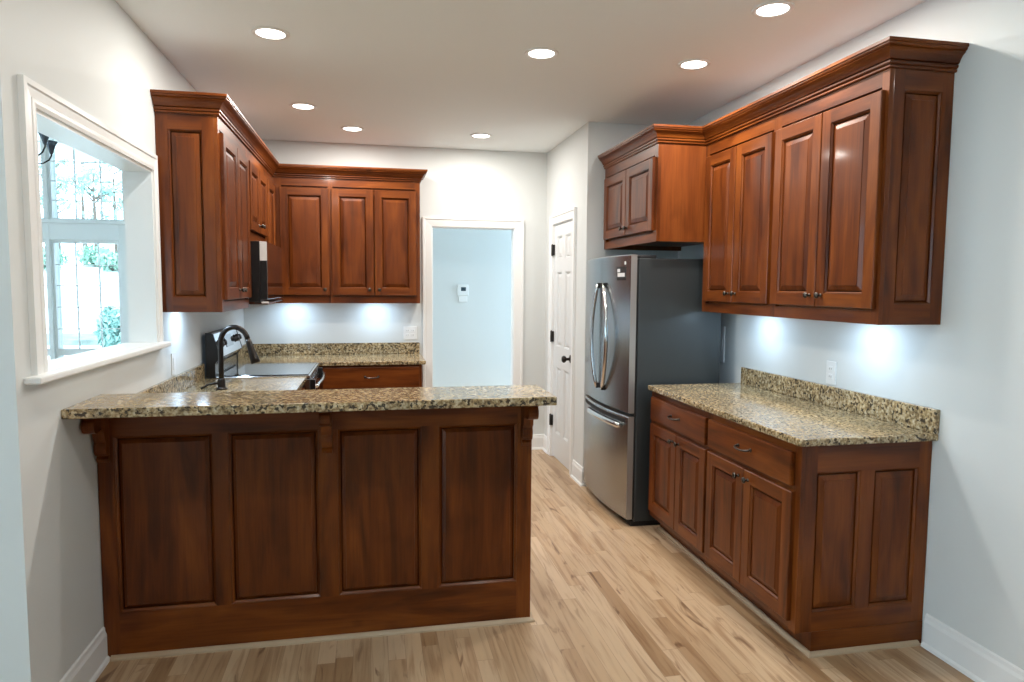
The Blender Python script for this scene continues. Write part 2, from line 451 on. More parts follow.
RWIN = [(-3.4, -1.8, 0.9, 2.2)]  # unseen rear window, kept small to limit daylight from behind
wall_with_holes('wall_rear', REAR, -4.2, XR + 0.12, 0, ZC, -0.14, 0.0, RWIN, M['wall'])

# ------------------------------------------------------------------ windows
WN = [0]
def window(W, a0, a1, b0, b1, cols, rows, depth=-0.09, rail=None, f=0.035):
    WN[0] += 1
    root = tag(empty('window_%d' % WN[0], W((a0 + a1) / 2, b0, depth)), kind='structure')
    fr = MB()
    for r in ((a0, a0 + f, b0, b1), (a1 - f, a1, b0, b1), (a0 + f, a1 - f, b0, b0 + f), (a0 + f, a1 - f, b1 - f, b1)):
        mbox(fr, W, *r, depth - 0.02, depth + 0.03)
    if rail: mbox(fr, W, a0 + f, a1 - f, rail - 0.025, rail + 0.025, depth - 0.02, depth + 0.03)
    fr.build('window_frame', M['trim'], root)
    mu = MB(); g = 0.0032
    for i in range(1, cols):
        x = a0 + (a1 - a0) * i / cols; mbox(mu, W, x - g, x + g, b0 + f, b1 - f, depth - 0.005, depth + 0.012)
    for z in rows: mbox(mu, W, a0 + f, a1 - f, z - g, z + g, depth - 0.005, depth + 0.0115)
    mu.build('muntin', M['trim'], root)
    mbox(MB(), W, a0 + f, a1 - f, b0 + f, b1 - f, depth - 0.004, depth).build('pane', M['glass'], root)
    return root
window(DIN, *DWIN[0], 3, [1.643, 1.495, 1.342, 1.185, 0.86], rail=1.02, depth=-0.032, f=0.02)
window(DIN, *DWIN[1], 3, [1.643, 1.495, 1.342, 1.185, 0.86], rail=1.02, depth=-0.032, f=0.02)
window(DIN, *DWIN[2], 3, [2.095, 2.231, 2.369, 2.50], depth=-0.032, f=0.02)
window(DIN, *DWIN[3], 3, [2.095, 2.231, 2.369, 2.50], depth=-0.032, f=0.02)
window(DIN, *DWIN[4], 4, [1.0, 1.5, 2.0])
for h in SWIN: window(SIDE, *h, 4, [0.9, 1.4, 1.9])
for h in RWIN: window(REAR, *h, 4, [0.9, 1.4, 1.9])

# trims of the dining window group
t = MB()
for a0, a1, b0, b1 in ((-1.70, -1.62, 0.50, 2.68), (-1.176, -1.151, 0.50, 2.68), (-0.66, -0.60, 1.95, 2.68), (-0.706, -0.60, 0.50, 1.95)): mbox(t, DIN, a0, a1, b0, b1, 0.0, 0.022, 0.003)
for b0, b1, a1 in ((2.62, 2.68, -0.66), (1.817, 1.950, -0.706)): mbox(t, DIN, -1.62, a1, b0, b1, 0.0, 0.020, 0.004)
mbox(t, DIN, -1.74, -0.58, 1.932, 1.956, 0.0, 0.045, 0.004)
mbox(t, DIN, -1.74, -0.64, 0.52, 0.55, 0.0, 0.06, 0.004)
struct('trim_1', t, M['trim'])

# pass-through casing, liner and stool
y0, y1, z0, z1 = OP
t = MB()
CP = [(0.0, 0.0), (0.0, 0.009), (0.016, 0.012), (0.030, 0.012), (0.034, 0.0095), (0.068, 0.0125), (0.074, 0.018), (0.096, 0.018), (0.096, 0.0)]   # across, out
for i in range(len(CP)):
    (u0, h0), (u1, h1) = CP[i], CP[(i + 1) % len(CP)]
    # near leg, head, far leg, mitred
    L = lambda u, h: [Vector((h, y0 - u, z0)), Vector((h, y0 - u, z1 + u * 0.80)), Vector((h, y1 + u * 0.34, z1 + u * 0.80)), Vector((h, y1 + u * 0.34, z0))]
    p, q = L(u0, h0), L(u1, h1)
    for k in range(3): t.quad([p[k], p[k + 1], q[k + 1], q[k]], None)
    if i == len(CP) - 1: pass
struct('trim_2', t, M['trim'])
t = MB()
t.box((-0.13, y0, z1 - 0.012), (0.0, y1, z1)); t.box((-0.13, y0, z0 + 0.02), (0.0, y0 + 0.012, z1 - 0.012)); t.box((-0.13, y1 - 0.012, z0 + 0.02), (0.0, y1, z1 - 0.012))
struct('trim_3', t, M['trim'])
t = MB().box((-0.15, y0 + 0.0005, z0 - 0.005), (0.0, y1 - 0.0005, z0 + 0.02)).box((0.0, y0 - 0.15, z0 - 0.004), (0.05, y1 + 0.058, z0 + 0.02), 0.006)
struct('trim_4', t, M['trim'])

# cased opening of the hall and pantry door casing
def casing(name, W, a0, a1, top, w, both=True):
    t = MB()
    prof = [(0.0, 0.0), (0.0, 0.011), (w * 0.25, 0.013), (w * 0.72, 0.016), (w * 0.78, 0.022), (w, 0.022), (w, 0.0)]
    for i in range(len(prof)):
        (u0, h0), (u1, h1) = prof[i], prof[(i + 1) % len(prof)]
        L = lambda u, h: [W(a0 - u, 0, h), W(a0 - u, top + u, h), W(a1 + u, top + u, h), W(a1 + u, 0, h)]
        p, q = L(u0, h0), L(u1, h1)
        for k in range(3): t.quad([p[k], p[k + 1], q[k + 1], q[k]])
    return struct(name, t, M['trim'])
casing('trim_5', BACK, DW[0] + 0.006, DW[1] - 0.006, DW[3] - 0.006, 0.080)
t = MB()
mbox(t, BACK, DW[0], DW[0] + 0.015, 0, DW[3], -0.11, 0.0); mbox(t, BACK, DW[1] - 0.015, DW[1], 0, DW[3], -0.11, 0.0); mbox(t, BACK, DW[0] + 0.015, DW[1] - 0.015, DW[3] - 0.015, DW[3], -0.11, 0.0)
struct('trim_6', t, M['trim'])
casing('trim_7', PANTRY, PD[0] + 0.004, PD[1] - 0.004, PD[3] - 0.004, 0.076)

# baseboards (height 0.14, stepped top, shoe)
BP = [(0.0, 0.0), (0.024, 0.0), (0.022, 0.012), (0.014, 0.020), (0.014, 0.108), (0.009, 0.122), (0.008, 0.136), (0.003, 0.141), (0.0, 0.141)]
def baseboard(name, path, side=1): return struct(name, MB().sweep(path, BP, side), M['trim'])
baseboard('baseboard_left', [(-0.125, YN + 0.0), (0.0, YN), (0.0, -0.003)], -1)
baseboard('baseboard_right', [(XR, -5.98), (XR, -0.524)], 1)
baseboard('baseboard_back', [(DW[1] + 0.078, YB), (PX, YB), (PX, PD[1] + 0.075)], -1)
baseboard('baseboard_pantry', [(PX, PD[0] - 0.075), (PX, PY), (PX + 0.10, PY)], -1)
baseboard('baseboard_hall', [(-0.1, 4.40), (3.79, 4.40)], -1)

# ------------------------------------------------------------------ panelled fronts
def panel_front(name, W, a0, a1, b0, b1, c, t, opens, parent, mats, edge=0.003, stick=0.009, raise_w=0.027, panel_name='raised_panel', deep=0.012):
    """frame of stiles and rails with a raised panel in each opening (a0, a1, b0, b1)"""
    na = W(1, 0, 0) - W(0, 0, 0); nb = Vector((0, 0, 1)); nc = W(0, 0, 1) - W(0, 0, 0)
    e = edge; h = c + t
    A0, A1, B0, B1 = a0 + e, a1 - e, b0 + e, b1 - e
    xs = sorted({A0, A1, *[o[0] for o in opens], *[o[1] for o in opens]})
    zs = sorted({B0, B1, *[o[2] for o in opens], *[o[3] for o in opens]})
    mb = MB()
    amin, amax = min(o[0] for o in opens), max(o[1] for o in opens)
    bmin, bmax = min(o[2] for o in opens), max(o[3] for o in opens)
    for i in range(len(xs) - 1):
        for j in range(len(zs) - 1):
            x, z = (xs[i] + xs[i + 1]) / 2, (zs[j] + zs[j + 1]) / 2
            if any(o[0] < x < o[1] and o[2] < z < o[3] for o in opens): continue
            outer_stile = x < amin or x > amax
            rail = (not outer_stile) and (z < bmin or z > bmax or any(o[0] < x < o[1] for o in opens))
            mb.quad([W(xs[i], zs[j], h), W(xs[i + 1], zs[j], h), W(xs[i + 1], zs[j + 1], h), W(xs[i], zs[j + 1], h)], nc, 1 if rail else 0)
    R = lambda p, q, r, s, hh: [W(p, r, hh), W(q, r, hh), W(q, s, hh), W(p, s, hh)]
    nn = [-nb, na, nb, -na]
    r0, r1, r2 = R(A0, A1, B0, B1, h), R(a0, a1, b0, b1, h - e), R(a0, a1, b0, b1, c)
    for k in range(4):
        j = (k + 1) % 4; mi = 1 if k % 2 == 0 else 0
        mb.quad([r0[k], r0[j], r1[j], r1[k]], nn[k] + nc, mi)
        mb.quad([r1[k], r1[j], r2[j], r2[k]], nn[k], mi)
    mb.quad(r2, -nc)
    for o in opens:
        s = stick
        q0 = R(*o, h); I = lambda d, hh: R(o[0] + d, o[1] - d, o[2] + d, o[3] - d, hh)
        qa, qb, q1 = I(0.0006, h - 0.0036), I(0.0026, h - 0.0040), I(0.0034, h - 0.0018)
        q2 = R(o[0] + s, o[1] - s, o[2] + s, o[3] - s, h - deep * 0.75); q3 = R(o[0] + s, o[1] - s, o[2] + s, o[3] - s, h - deep - 0.0065)
        for k in range(4):
            j = (k + 1) % 4; mi = 1 if k % 2 == 0 else 0
            for u, v in ((q0, qa), (qa, qb), (qb, q1), (q1, q2), (q2, q3)): mb.quad([u[k], u[j], v[j], v[k]], nc * 0.3 - nn[k], mi)
    door = mb.build(name, mats[:2], parent)
    for o in opens:
        pm = MB(); s = stick
        rings = [(s - 0.0005, h - deep - 0.006), (s + 0.0045, h - deep - 0.006), (s + 0.005, h - deep + 0.001), (s + raise_w, h - 0.0045), (s + raise_w + 0.0012, h - 0.002)]
        rr = [R(o[0] + d, o[1] - d, o[2] + d, o[3] - d, hh) for d, hh in rings]
        for u, v in zip(rr, rr[1:]):
            for k in range(4):
                j = (k + 1) % 4; pm.quad([u[k], u[j], v[j], v[k]], nc * 0.6 + nn[k])
        pm.quad(rr[-1], nc); pm.quad(rr[0], -nc)
        pm.build(panel_name, mats[-1], door)
    return door

WOOD = [M['wood_v'], M['wood_h'], M['wood_p']]
def knob(W, a, b, c, parent):
    nc = W(0, 0, 1) - W(0, 0, 0)
    MB().grid_lathe(W(a, b, c), nc, [(0.0085, 0), (0.0085, 0.003), (0.0055, 0.005), (0.005, 0.012), (0.010, 0.016), (0.0145, 0.021), (0.0135, 0.026), (0.008, 0.029), (0, 0.030)], 16).build('knob', M['pewter'], parent)
def pull(W, a, b, c, parent, half=0.052):
    pth = [W(a - half, b, c), W(a - half, b - 0.001, c + 0.012), W(a - half * 0.86, b - 0.003, c + 0.024), W(a - half * 0.45, b - 0.006, c + 0.030), W(a, b - 0.007, c + 0.032),
           W(a + half * 0.45, b - 0.006, c + 0.030), W(a + half * 0.86, b - 0.003, c + 0.024), W(a + half, b - 0.001, c + 0.012), W(a + half, b, c)]
    nc = W(0, 0, 1) - W(0, 0, 0)
    MB().tube(pth, [0.0065, 0.0055, 0.005, 0.0045, 0.0042, 0.0045, 0.005, 0.0055, 0.0065], 10).grid_lathe(W(a - half, b, c), nc, [(0.009, 0), (0.009, 0.003), (0.006, 0.005)], 12)\
        .grid_lathe(W(a + half, b, c), nc, [(0.009, 0), (0.009, 0.003), (0.006, 0.005)], 12).build('pull_handle', M['pewter'], parent)
DT = 0.021
def cab_door(W, a0, a1, b0, b1, c, parent, kn=None, sw=0.058):
    d = panel_front('door', W, a0, a1, b0, b1, c, DT, [(a0 + sw, a1 - sw, b0 + sw, b1 - sw)], parent, WOOD)
    if kn: knob(W, kn[0], kn[1], c + DT, d)
    return d
def drawer(W, a0, a1, b0, b1, c, parent, half=0.052):
    mb = MB(); mbox(mb, W, a0, a1, b0, b1, c, c + 0.021, 0.005)
    d = mb.build('drawer_front', M['wood_h'], parent)
    pull(W, (a0 + a1) / 2, (b0 + b1) / 2 + 0.006, c + 0.021, d, half)
def face_frame(W, a0, a1, b0, b1, c0, c1, opens, parent):
    """flat frame standing on the front of the box"""
    xs = sorted({a0, a1, *[o[0] for o in opens], *[o[1] for o in opens]})
    mb = MB()
    mbox(mb, W, a0, opens[0][0], b0, b1, c0, c1); mbox(mb, W, opens[-1][1], a1, b0, b1, c0, c1)
    mbox(mb, W, opens[0][0], opens[-1][1], b0, opens[0][2], c0, c1, 0, 1); mbox(mb, W, opens[0][0], opens[-1][1], opens[0][3], b1, c0, c1, 0, 1)
    return mb.build('face_frame', WOOD[:2], parent)
def puck(W, a, b, c, parent):
    o = MB().grid_lathe(W(a, b, c), (0, 0, -1), [(0.033, 0), (0.033, 0.011), (0.026, 0.013), (0.0, 0.013)], 20).build('puck_light', M['pucklens'], parent)
    ld = bpy.data.lights.new('puck_lamp', 'AREA'); ld.shape = 'DISK'; ld.size = 0.05; ld.energy = PUCK_W; ld.color = PUCK_COL
    lo = bpy.data.objects.new('puck_lamp', ld); COL.objects.link(lo); lo.parent = o
    lo.location = W(a, b - 0.016, c) - Vector(o['_w'])
    return o
UB, UT = 1.3655, 2.43           # uppers: underside and top (behind the crown)
DB, DTOP = 1.430, 2.293
UD = 0.298
def upper_box(W, a0, a1, b0, b1, depth, parent, side=0.016):
    mb = MB()
    mbox(mb, W, a0, a1, b0 + 0.035, b1, 0.002, depth - 0.02)          # underside recessed behind the frame lip
    mbox(mb, W, a0, a0 + side, b0, b0 + 0.035, 0.002, depth - 0.02); mbox(mb, W, a1 - side, a1, b0, b0 + 0.035, 0.002, depth - 0.02)
    return mb.build('cabinet_box', M['veneer'], parent)

# ------------------------------------------------------------------ right wall: uppers
YU = -0.511; YM = 0.2475; YF = 0.9956
c1 = empty('upper_cabinet', RIGHT((YU + YM) / 2, UB, 0), 'nearer tall two-door cherry wall cabinet with panelled end, on right wall', 'cabinet', 'wall cabinets on the right wall')
upper_box(RIGHT, YU + 0.019, YM - 0.0005, UB, UT, UD, c1)
face_frame(RIGHT, YU + 0.0005, YM - 0.0005, UB, UT, UD - 0.02, UD, [(YU + 0.04, YM - 0.04, UB + 0.055, 2.31)], c1)
cab_door(RIGHT, -0.494, -0.134, DB, DTOP, UD, c1, (-0.172, 1.480))
cab_door(RIGHT, -0.127, 0.231, DB, DTOP, UD, c1, (-0.092, 1.480))
ENDW = lambda y: (lambda a, b, c: Vector((a, y - c, b)))
panel_front('end_panel', ENDW(YU + 0.019), XR - UD + 0.0205, XR - 0.002, UB, UT, 0, 0.019, [(3.134, 3.306, 1.45, 2.296)], c1, [WOOD[0], WOOD[1], WOOD[0]], edge=0.0015)
puck(RIGHT, -0.16, UB + 0.035, 0.18, c1)
c2 = empty('upper_cabinet', RIGHT((YM + YF) / 2, UB, 0), 'farther tall two-door cherry wall cabinet, next to the cabinet over the refrigerator', 'cabinet', 'wall cabinets on the right wall')
upper_box(RIGHT, YM + 0.0005, YF - 0.0005, UB, UT, UD, c2)
face_frame(RIGHT, YM + 0.0005, YF - 0.0005, UB, UT, UD - 0.02, UD, [(YM + 0.03, YF - 0.05, UB + 0.055, 2.31)], c2)
cab_door(RIGHT, 0.262, 0.604, DB, DTOP, UD, c2, (0.569, 1.480))
cab_door(RIGHT, 0.611, 0.953, DB, DTOP, UD, c2, (0.646, 1.480))
puck(RIGHT, 0.72, UB + 0.035, 0.18, c2)
# over the refrigerator
FZ, FD, FY = 1.79, 0.608, 1.9517
c3 = empty('upper_cabinet', RIGHT((YF + FY) / 2, FZ, 0), 'short deep two-door cherry wall cabinet above the steel refrigerator', 'cabinet', 'wall cabinets on the right wall')
mb = MB(); mbox(mb, RIGHT, YF + 0.0005, FY, FZ + 0.03, UT, 0.002, FD - 0.02); mbox(mb, RIGHT, YF + 0.0005, YF + 0.018, FZ, FZ + 0.03, 0.002, FD - 0.02); mbox(mb, RIGHT, FY - 0.018, FY, FZ, FZ + 0.03, 0.002, FD - 0.02)
mb.build('cabinet_box', M['veneer'], c3)
face_frame(RIGHT, YF + 0.0005, FY, FZ, UT, FD - 0.02, FD, [(YF + 0.05, FY - 0.04, FZ + 0.05, 2.31)], c3)
cab_door(RIGHT, 1.030, 1.470, 1.858, 2.296, FD, c3, (1.434, 1.906))
cab_door(RIGHT, 1.478, 1.912, 1.858, 2.296, FD, c3, (1.514, 1.906))
# crown along all three
CR = [(-0.012, 2.374), (0.008, 2.374), (0.011, 2.377), (0.011, 2.382), (0.0065, 2.385), (0.013, 2.388), (0.017, 2.392), (0.017, 2.398), (0.0115, 2.402), (0.020, 2.405), (0.025, 2.416), (0.034, 2.429), (0.045, 2.437), (0.050, 2.439), (0.046, 2.443), (0.053, 2.446), (0.056, 2.450), (0.056, 2.455), (0.061, 2.457), (0.061, 2.469), (-0.012, 2.469)]
o = MB().sweep([(XR - 0.002, YU), (XR - UD, YU), (XR - UD, YF), (XR - FD, YF), (XR - FD, FY)], [(max(a, 0.0005), b) for a, b in CR], 1).build('crown_molding', M['wood_h'], None, (XR - UD, 0.7, 2.376))
tag(o, 'stepped cherry crown molding running along the tops of the right wall cabinets', 'molding', 'cabinet crown moldings')

# ------------------------------------------------------------------ right wall: base run
BD, BH, TK = 0.61, 0.884, 0.10
BY0, BYM, BY1 = -0.504, 0.256, 0.9995
def base_box(W, a0, a1, parent, c0=0.002, depth=BD, mat='wood_v'):
    mb = MB(); mbox(mb, W, a0, a1, TK, BH, c0, depth - 0.02); mbox(mb, W, a0, a1, 0, TK, c0, depth - 0.075)
    return mb.build('cabinet_box', M[mat], parent)
c4 = empty('base_cabinet', RIGHT((BY0 + BYM) / 2, 0, 0), 'nearer cherry base cabinet under right counter, with panelled end, a drawer and two doors', 'cabinet', 'base cabinets on the right wall')
base_box(RIGHT, BY0 + 0.019, BYM - 0.0005, c4)
face_frame(RIGHT, BY0 + 0.0005, BYM - 0.0005, TK, BH, BD - 0.02, BD, [(BY0 + 0.045, BYM - 0.03, TK + 0.06, BH - 0.04)], c4)
mb = MB(); mbox(mb, RIGHT, BY0 + 0.04, BYM - 0.025, 0.68, 0.715, BD - 0.019, BD - 0.0005); mb.build('middle_rail', M['wood_h'], c4)
drawer(RIGHT, -0.460, 0.243, 0.705, 0.847, BD, c4)
cab_door(RIGHT, -0.470, -0.108, 0.140, 0.684, BD, c4, (-0.147, 0.642))
cab_door(RIGHT, -0.102, 0.243, 0.140, 0.684, BD, c4, (-0.066, 0.642))
ep = panel_front('end_panel', ENDW(BY0 + 0.019), XR - BD + 0.0205, XR - 0.002, TK, BH, 0, 0.019, [(2.824, 3.026, 0.184, 0.768), (3.090, 3.299, 0.184, 0.768)], c4, [WOOD[0], WOOD[1], WOOD[0]], edge=0.0015)
MB().box((XR - BD + 0.075, BY0, 0.0), (XR - 0.002, BY0 + 0.019, TK)).build('plinth', M['wood_h'], c4)
c5 = empty('base_cabinet', RIGHT((BYM + BY1) / 2, 0, 0), 'farther cherry base cabinet under right counter, touching the refrigerator side', 'cabinet', 'base cabinets on the right wall')
base_box(RIGHT, BYM + 0.0005, BY1, c5)
face_frame(RIGHT, BYM + 0.0005, BY1, TK, BH, BD - 0.02, BD, [(BYM + 0.03, BY1 - 0.045, TK + 0.06, BH - 0.04)], c5)
mb = MB(); mbox(mb, RIGHT, BYM + 0.025, BY1 - 0.04, 0.68, 0.715, BD - 0.019, BD - 0.0005); mb.build('middle_rail', M['wood_h'], c5)
drawer(RIGHT, 0.272, 0.972, 0.705, 0.847, BD, c5)
cab_door(RIGHT, 0.268, 0.604, 0.140, 0.684, BD, c5, (0.569, 0.642))
cab_door(RIGHT, 0.610, 0.972, 0.140, 0.684, BD, c5, (0.646, 0.642))
SHP = [(0, 0), (0.018, 0), (0.017, 0.008), (0.012, 0.014), (0.005, 0.018), (0, 0.018)]
struct('trim_8', MB().sweep([(XR - 0.025, BY0 - 0.0005), (XR - BD + 0.0745, BY0 - 0.0005), (XR - BD + 0.0745, BY1)], SHP, 1), M['shoe'])

def slab(name, rects, z0, z1, mat, parent=None, loc=None, hole=None, bev=0.006):
    """stone slab from an outline of axis-aligned corners, edges eased"""
    mb = MB(); mb.prism([(x, y, z0) for x, y in rects], (0, 0, z1 - z0), bev)
    return mb.build(name, mat, parent, loc)
ct = empty('countertop', (XR - 0.32, 0.23, BH), 'beige speckled granite countertop on the right base cabinets', 'countertop', 'granite countertops')
slab('slab', [(XR - 0.64, BY0 - 0.03), (XR - 0.001, BY0 - 0.03), (XR - 0.001, 1.003), (XR - 0.64, 1.003)], BH, 0.914, M['granite'], ct)
MB().box((XR - 0.021, BY0 - 0.03, 0.9142), (XR - 0.001, 0.993, 1.016), 0.003).build('backsplash', M['granite'], ct)

# ------------------------------------------------------------------ left and back uppers
c6 = empty('upper_cabinet', LEFT(1.3, UB, 0), 'tall cherry wall cabinet beside the pass-through, its panelled end facing the room', 'cabinet', 'wall cabinets on the left and back walls')
YL, YL1, YL2 = 0.8987, 1.70, 2.46
upper_box(LEFT, YL + 0.019, YL1 - 0.0005, UB, UT, UD, c6)
face_frame(LEFT, YL + 0.0005, YL1 - 0.0005, UB, UT, UD - 0.02, UD, [(YL + 0.04, YL1 - 0.04, UB + 0.055, 2.31)], c6)
cab_door(LEFT, 0.932, 1.306, DB, DTOP, UD, c6, (1.270, 1.480))
cab_door(LEFT, 1.313, 1.672, DB, DTOP, UD, c6, (1.349, 1.480))
panel_front('end_panel', ENDW(YL + 0.019), 0.002, UD - 0.0205, UB, UT, 0, 0.019, [(0.060, 0.222, 1.442, 2.295)], c6, [WOOD[0], WOOD[1], WOOD[0]], edge=0.0015)
puck(LEFT, 1.16, UB + 0.035, 0.13, c6)
c7 = empty('upper_cabinet', LEFT(2.08, 1.79, 0), 'short two-door cherry cabinet above the black microwave', 'cabinet', 'wall cabinets on the left and back walls')
mb = MB(); mbox(mb, LEFT, YL1 + 0.0005, YL2 - 0.0005, 1.793, UT, 0.002, UD - 0.02); mb.build('cabinet_box', M['veneer'], c7)
face_frame(LEFT, YL1 + 0.0005, YL2 - 0.0005, 1.793, UT, UD - 0.02, UD, [(YL1 + 0.03, YL2 - 0.03, 1.85, 2.31)], c7)
cab_door(LEFT, 1.722, 2.076, 1.862, DTOP, UD, c7, (2.040, 1.91))
cab_door(LEFT, 2.083, 2.440, 1.862, DTOP, UD, c7, (2.119, 1.91))
c8 = empty('upper_cabinet', LEFT(2.8, UB, 0), 'narrow one-door cherry corner wall cabinet between microwave and back wall cabinets', 'cabinet', 'wall cabinets on the left and back walls')
upper_box(LEFT, YL2 + 0.0005, YB - 0.003, UB, UT, UD, c8)
face_frame(LEFT, YL2 + 0.0005, YB - UD - 0.0005, UB, UT, UD - 0.02, UD - 0.0003, [(YL2 + 0.03, YB - UD - 0.06, UB + 0.055, 2.31)], c8)
cab_door(LEFT, 2.490, 2.848, DB, DTOP, UD, c8, None)
BX0, BXM, BX1 = UD, 0.7365, 1.463
c9 = empty('upper_cabinet', BACK((BX0 + BXM) / 2, UB, 0), 'one-door cherry wall cabinet on the back wall, left of the two-door one', 'cabinet', 'wall cabinets on the left and back walls')
upper_box(BACK, BX0 + 0.001, BXM - 0.0005, UB, UT, UD, c9)
face_frame(BACK, BX0 + 0.001, BXM - 0.0005, UB, UT, UD - 0.02, UD, [(BX0 + 0.06, BXM - 0.02, UB + 0.055, 2.31)], c9)
cab_door(BACK, 0.346, 0.726, DB, DTOP, UD, c9, (0.690, 1.477))
puck(BACK, 0.42, UB + 0.035, 0.18, c9)
c10 = empty('upper_cabinet', BACK((BXM + BX1) / 2, UB, 0), 'two-door cherry wall cabinet on the back wall beside the cased doorway', 'cabinet', 'wall cabinets on the left and back walls')
upper_box(BACK, BXM + 0.0005, BX1, UB, UT, UD, c10)
face_frame(BACK, BXM + 0.0005, BX1, UB, UT, UD - 0.02, UD, [(BXM + 0.02, BX1 - 0.04, UB + 0.055, 2.31)], c10)
cab_door(BACK, 0.748, 1.083, DB, DTOP, UD, c10, (1.047, 1.477))
cab_door(BACK, 1.091, 1.432, DB, DTOP, UD, c10, (1.127, 1.477))
puck(BACK, 1.10, UB + 0.035, 0.18, c10)
o = MB().sweep([(0.002, YL), (UD, YL), (UD, YB - UD), (BX1, YB - UD), (BX1, YB - 0.002)], [(max(a, 0.0005), b) for a, b in CR], -1).build('crown_molding', M['wood_h'], None, (UD, 1.9, 2.376))
tag(o, 'stepped cherry crown molding along the tops of the left and back wall cabinets', 'molding', 'cabinet crown moldings')

# ------------------------------------------------------------------ peninsula
PW = 1.757
pen = empty('peninsula_paneling', (PW / 2, 0.0, 0), 'dark cherry panelled back of the peninsula with four raised panels and three brackets', 'paneling')
FRONT = lambda a, b, c: Vector((a, 0.022 - c, b))
panel_front('panel_frame', FRONT, 0.003, PW, 0.0, 1.0345, 0, 0.022, [(0.062, 0.430, 0.188, 0.910), (0.487, 0.843, 0.188, 0.910), (0.919, 1.270, 0.188, 0.910), (1.344, 1.692, 0.188, 0.910)], pen, WOOD, edge=0.002, stick=0.012, raise_w=0.018, deep=0.013)
MB().box((0.003, 0.0225, 0), (PW, 0.0545, 1.0345)).build('backing', M['wood_v'], pen)
def corbel(x):
    w = 0.042; prof = [(0.0, 1.0345), (-0.158, 1.0345), (-0.158, 1.014), (-0.150, 1.010)]
    for k in range(9):                                                   # scroll nose at the front of the arm
        a = math.radians(60 - k * 28); prof.append((-0.122 + -0.030 * math.cos(a) * 1.0, 0.978 + 0.030 * math.sin(a)))
    prof += [(-0.098, 0.962), (-0.074, 0.955), (-0.056, 0.938), (-0.048, 0.910)]
    for k in range(7):
        a = math.radians(40 - k * 24); prof.append((-0.020 - 0.026 * math.cos(a), 0.872 + 0.034 * math.sin(a)))
    prof += [(-0.026, 0.826), (-0.016, 0.812), (0.0, 0.808)]
    mb = MB(); mb.prism([(x - w / 2, y - 0.0004, z) for y, z in prof], (w, 0, 0))
    mb.box((x - w / 2 - 0.005, -0.166, 1.020), (x + w / 2 + 0.005, -0.0004, 1.0344), 0.003)
    mb.build('corbel', M['wood_v'], pen)
corbel(0.030); corbel(0.879); corbel(1.7295)
o = slab('bar_top', [(0.0005, -0.289), (PW + 0.034, -0.289), (PW + 0.034, 0.062), (0.0005, 0.062)], 1.035, 1.070, M['granite'], None, (PW / 2, -0.11, 1.035), bev=0.004)
tag(o, 'long raised granite bar top overhanging the dark peninsula paneling', 'countertop')
struct('trim_9', MB().sweep([(0.026, -0.0005), (PW + 0.0005, -0.0005), (PW + 0.0005, 0.66)], SHP, -1), M['shoe'])
# kitchen side of the peninsula
PEN = lambda a, b, c: Vector((a, 0.056 + c, b))
pb = empty('base_cabinet', (1.2, 0.3, 0), 'cherry base cabinet on the kitchen side of the peninsula, its plain end facing the refrigerator', 'cabinet', 'base cabinets of the sink run')
base_box(PEN, 0.66, PW - 0.001, pb, 0.0, 0.61)
face_frame(PEN, 0.66, PW - 0.001, TK, BH, 0.59, 0.61, [(0.70, PW - 0.04, TK + 0.06, BH - 0.04)], pb)
for k in range(3):
    a0 = 0.70 + k * 0.345; drawer(PEN, a0, a0 + 0.335, 0.705, 0.847, 0.61, pb); cab_door(PEN, a0, a0 + 0.335, 0.14, 0.684, 0.61, pb, (a0 + 0.03, 0.642))
sb = empty('base_cabinet', (0.3, 0.9, 0), 'cherry corner base cabinet under the sink, against left wall before the range', 'cabinet', 'base cabinets of the sink run')
mb = MB(); mbox(mb, LEFT, 0.058, 1.698, 0, TK, 0.002, 0.535); mbox(mb, LEFT, 1.682, 1.698, TK, BH, 0.002, 0.59); mbox(mb, LEFT, 0.058, 0.074, TK, BH, 0.002, 0.655); mbox(mb, LEFT, 0.074, 1.682, TK, TK + 0.016, 0.002, 0.59)
mb.build('cabinet_box', M['wood_v'], sb)
face_frame(LEFT, 0.668, 1.698, TK, BH, 0.59, 0.61, [(0.72, 1.66, TK + 0.06, BH - 0.04)], sb)
cab_door(LEFT, 0.72, 1.19, 0.14, 0.847, 0.61, sb, (1.15, 0.80)); cab_door(LEFT, 1.197, 1.665, 0.14, 0.847, 0.61, sb, (1.237, 0.80))
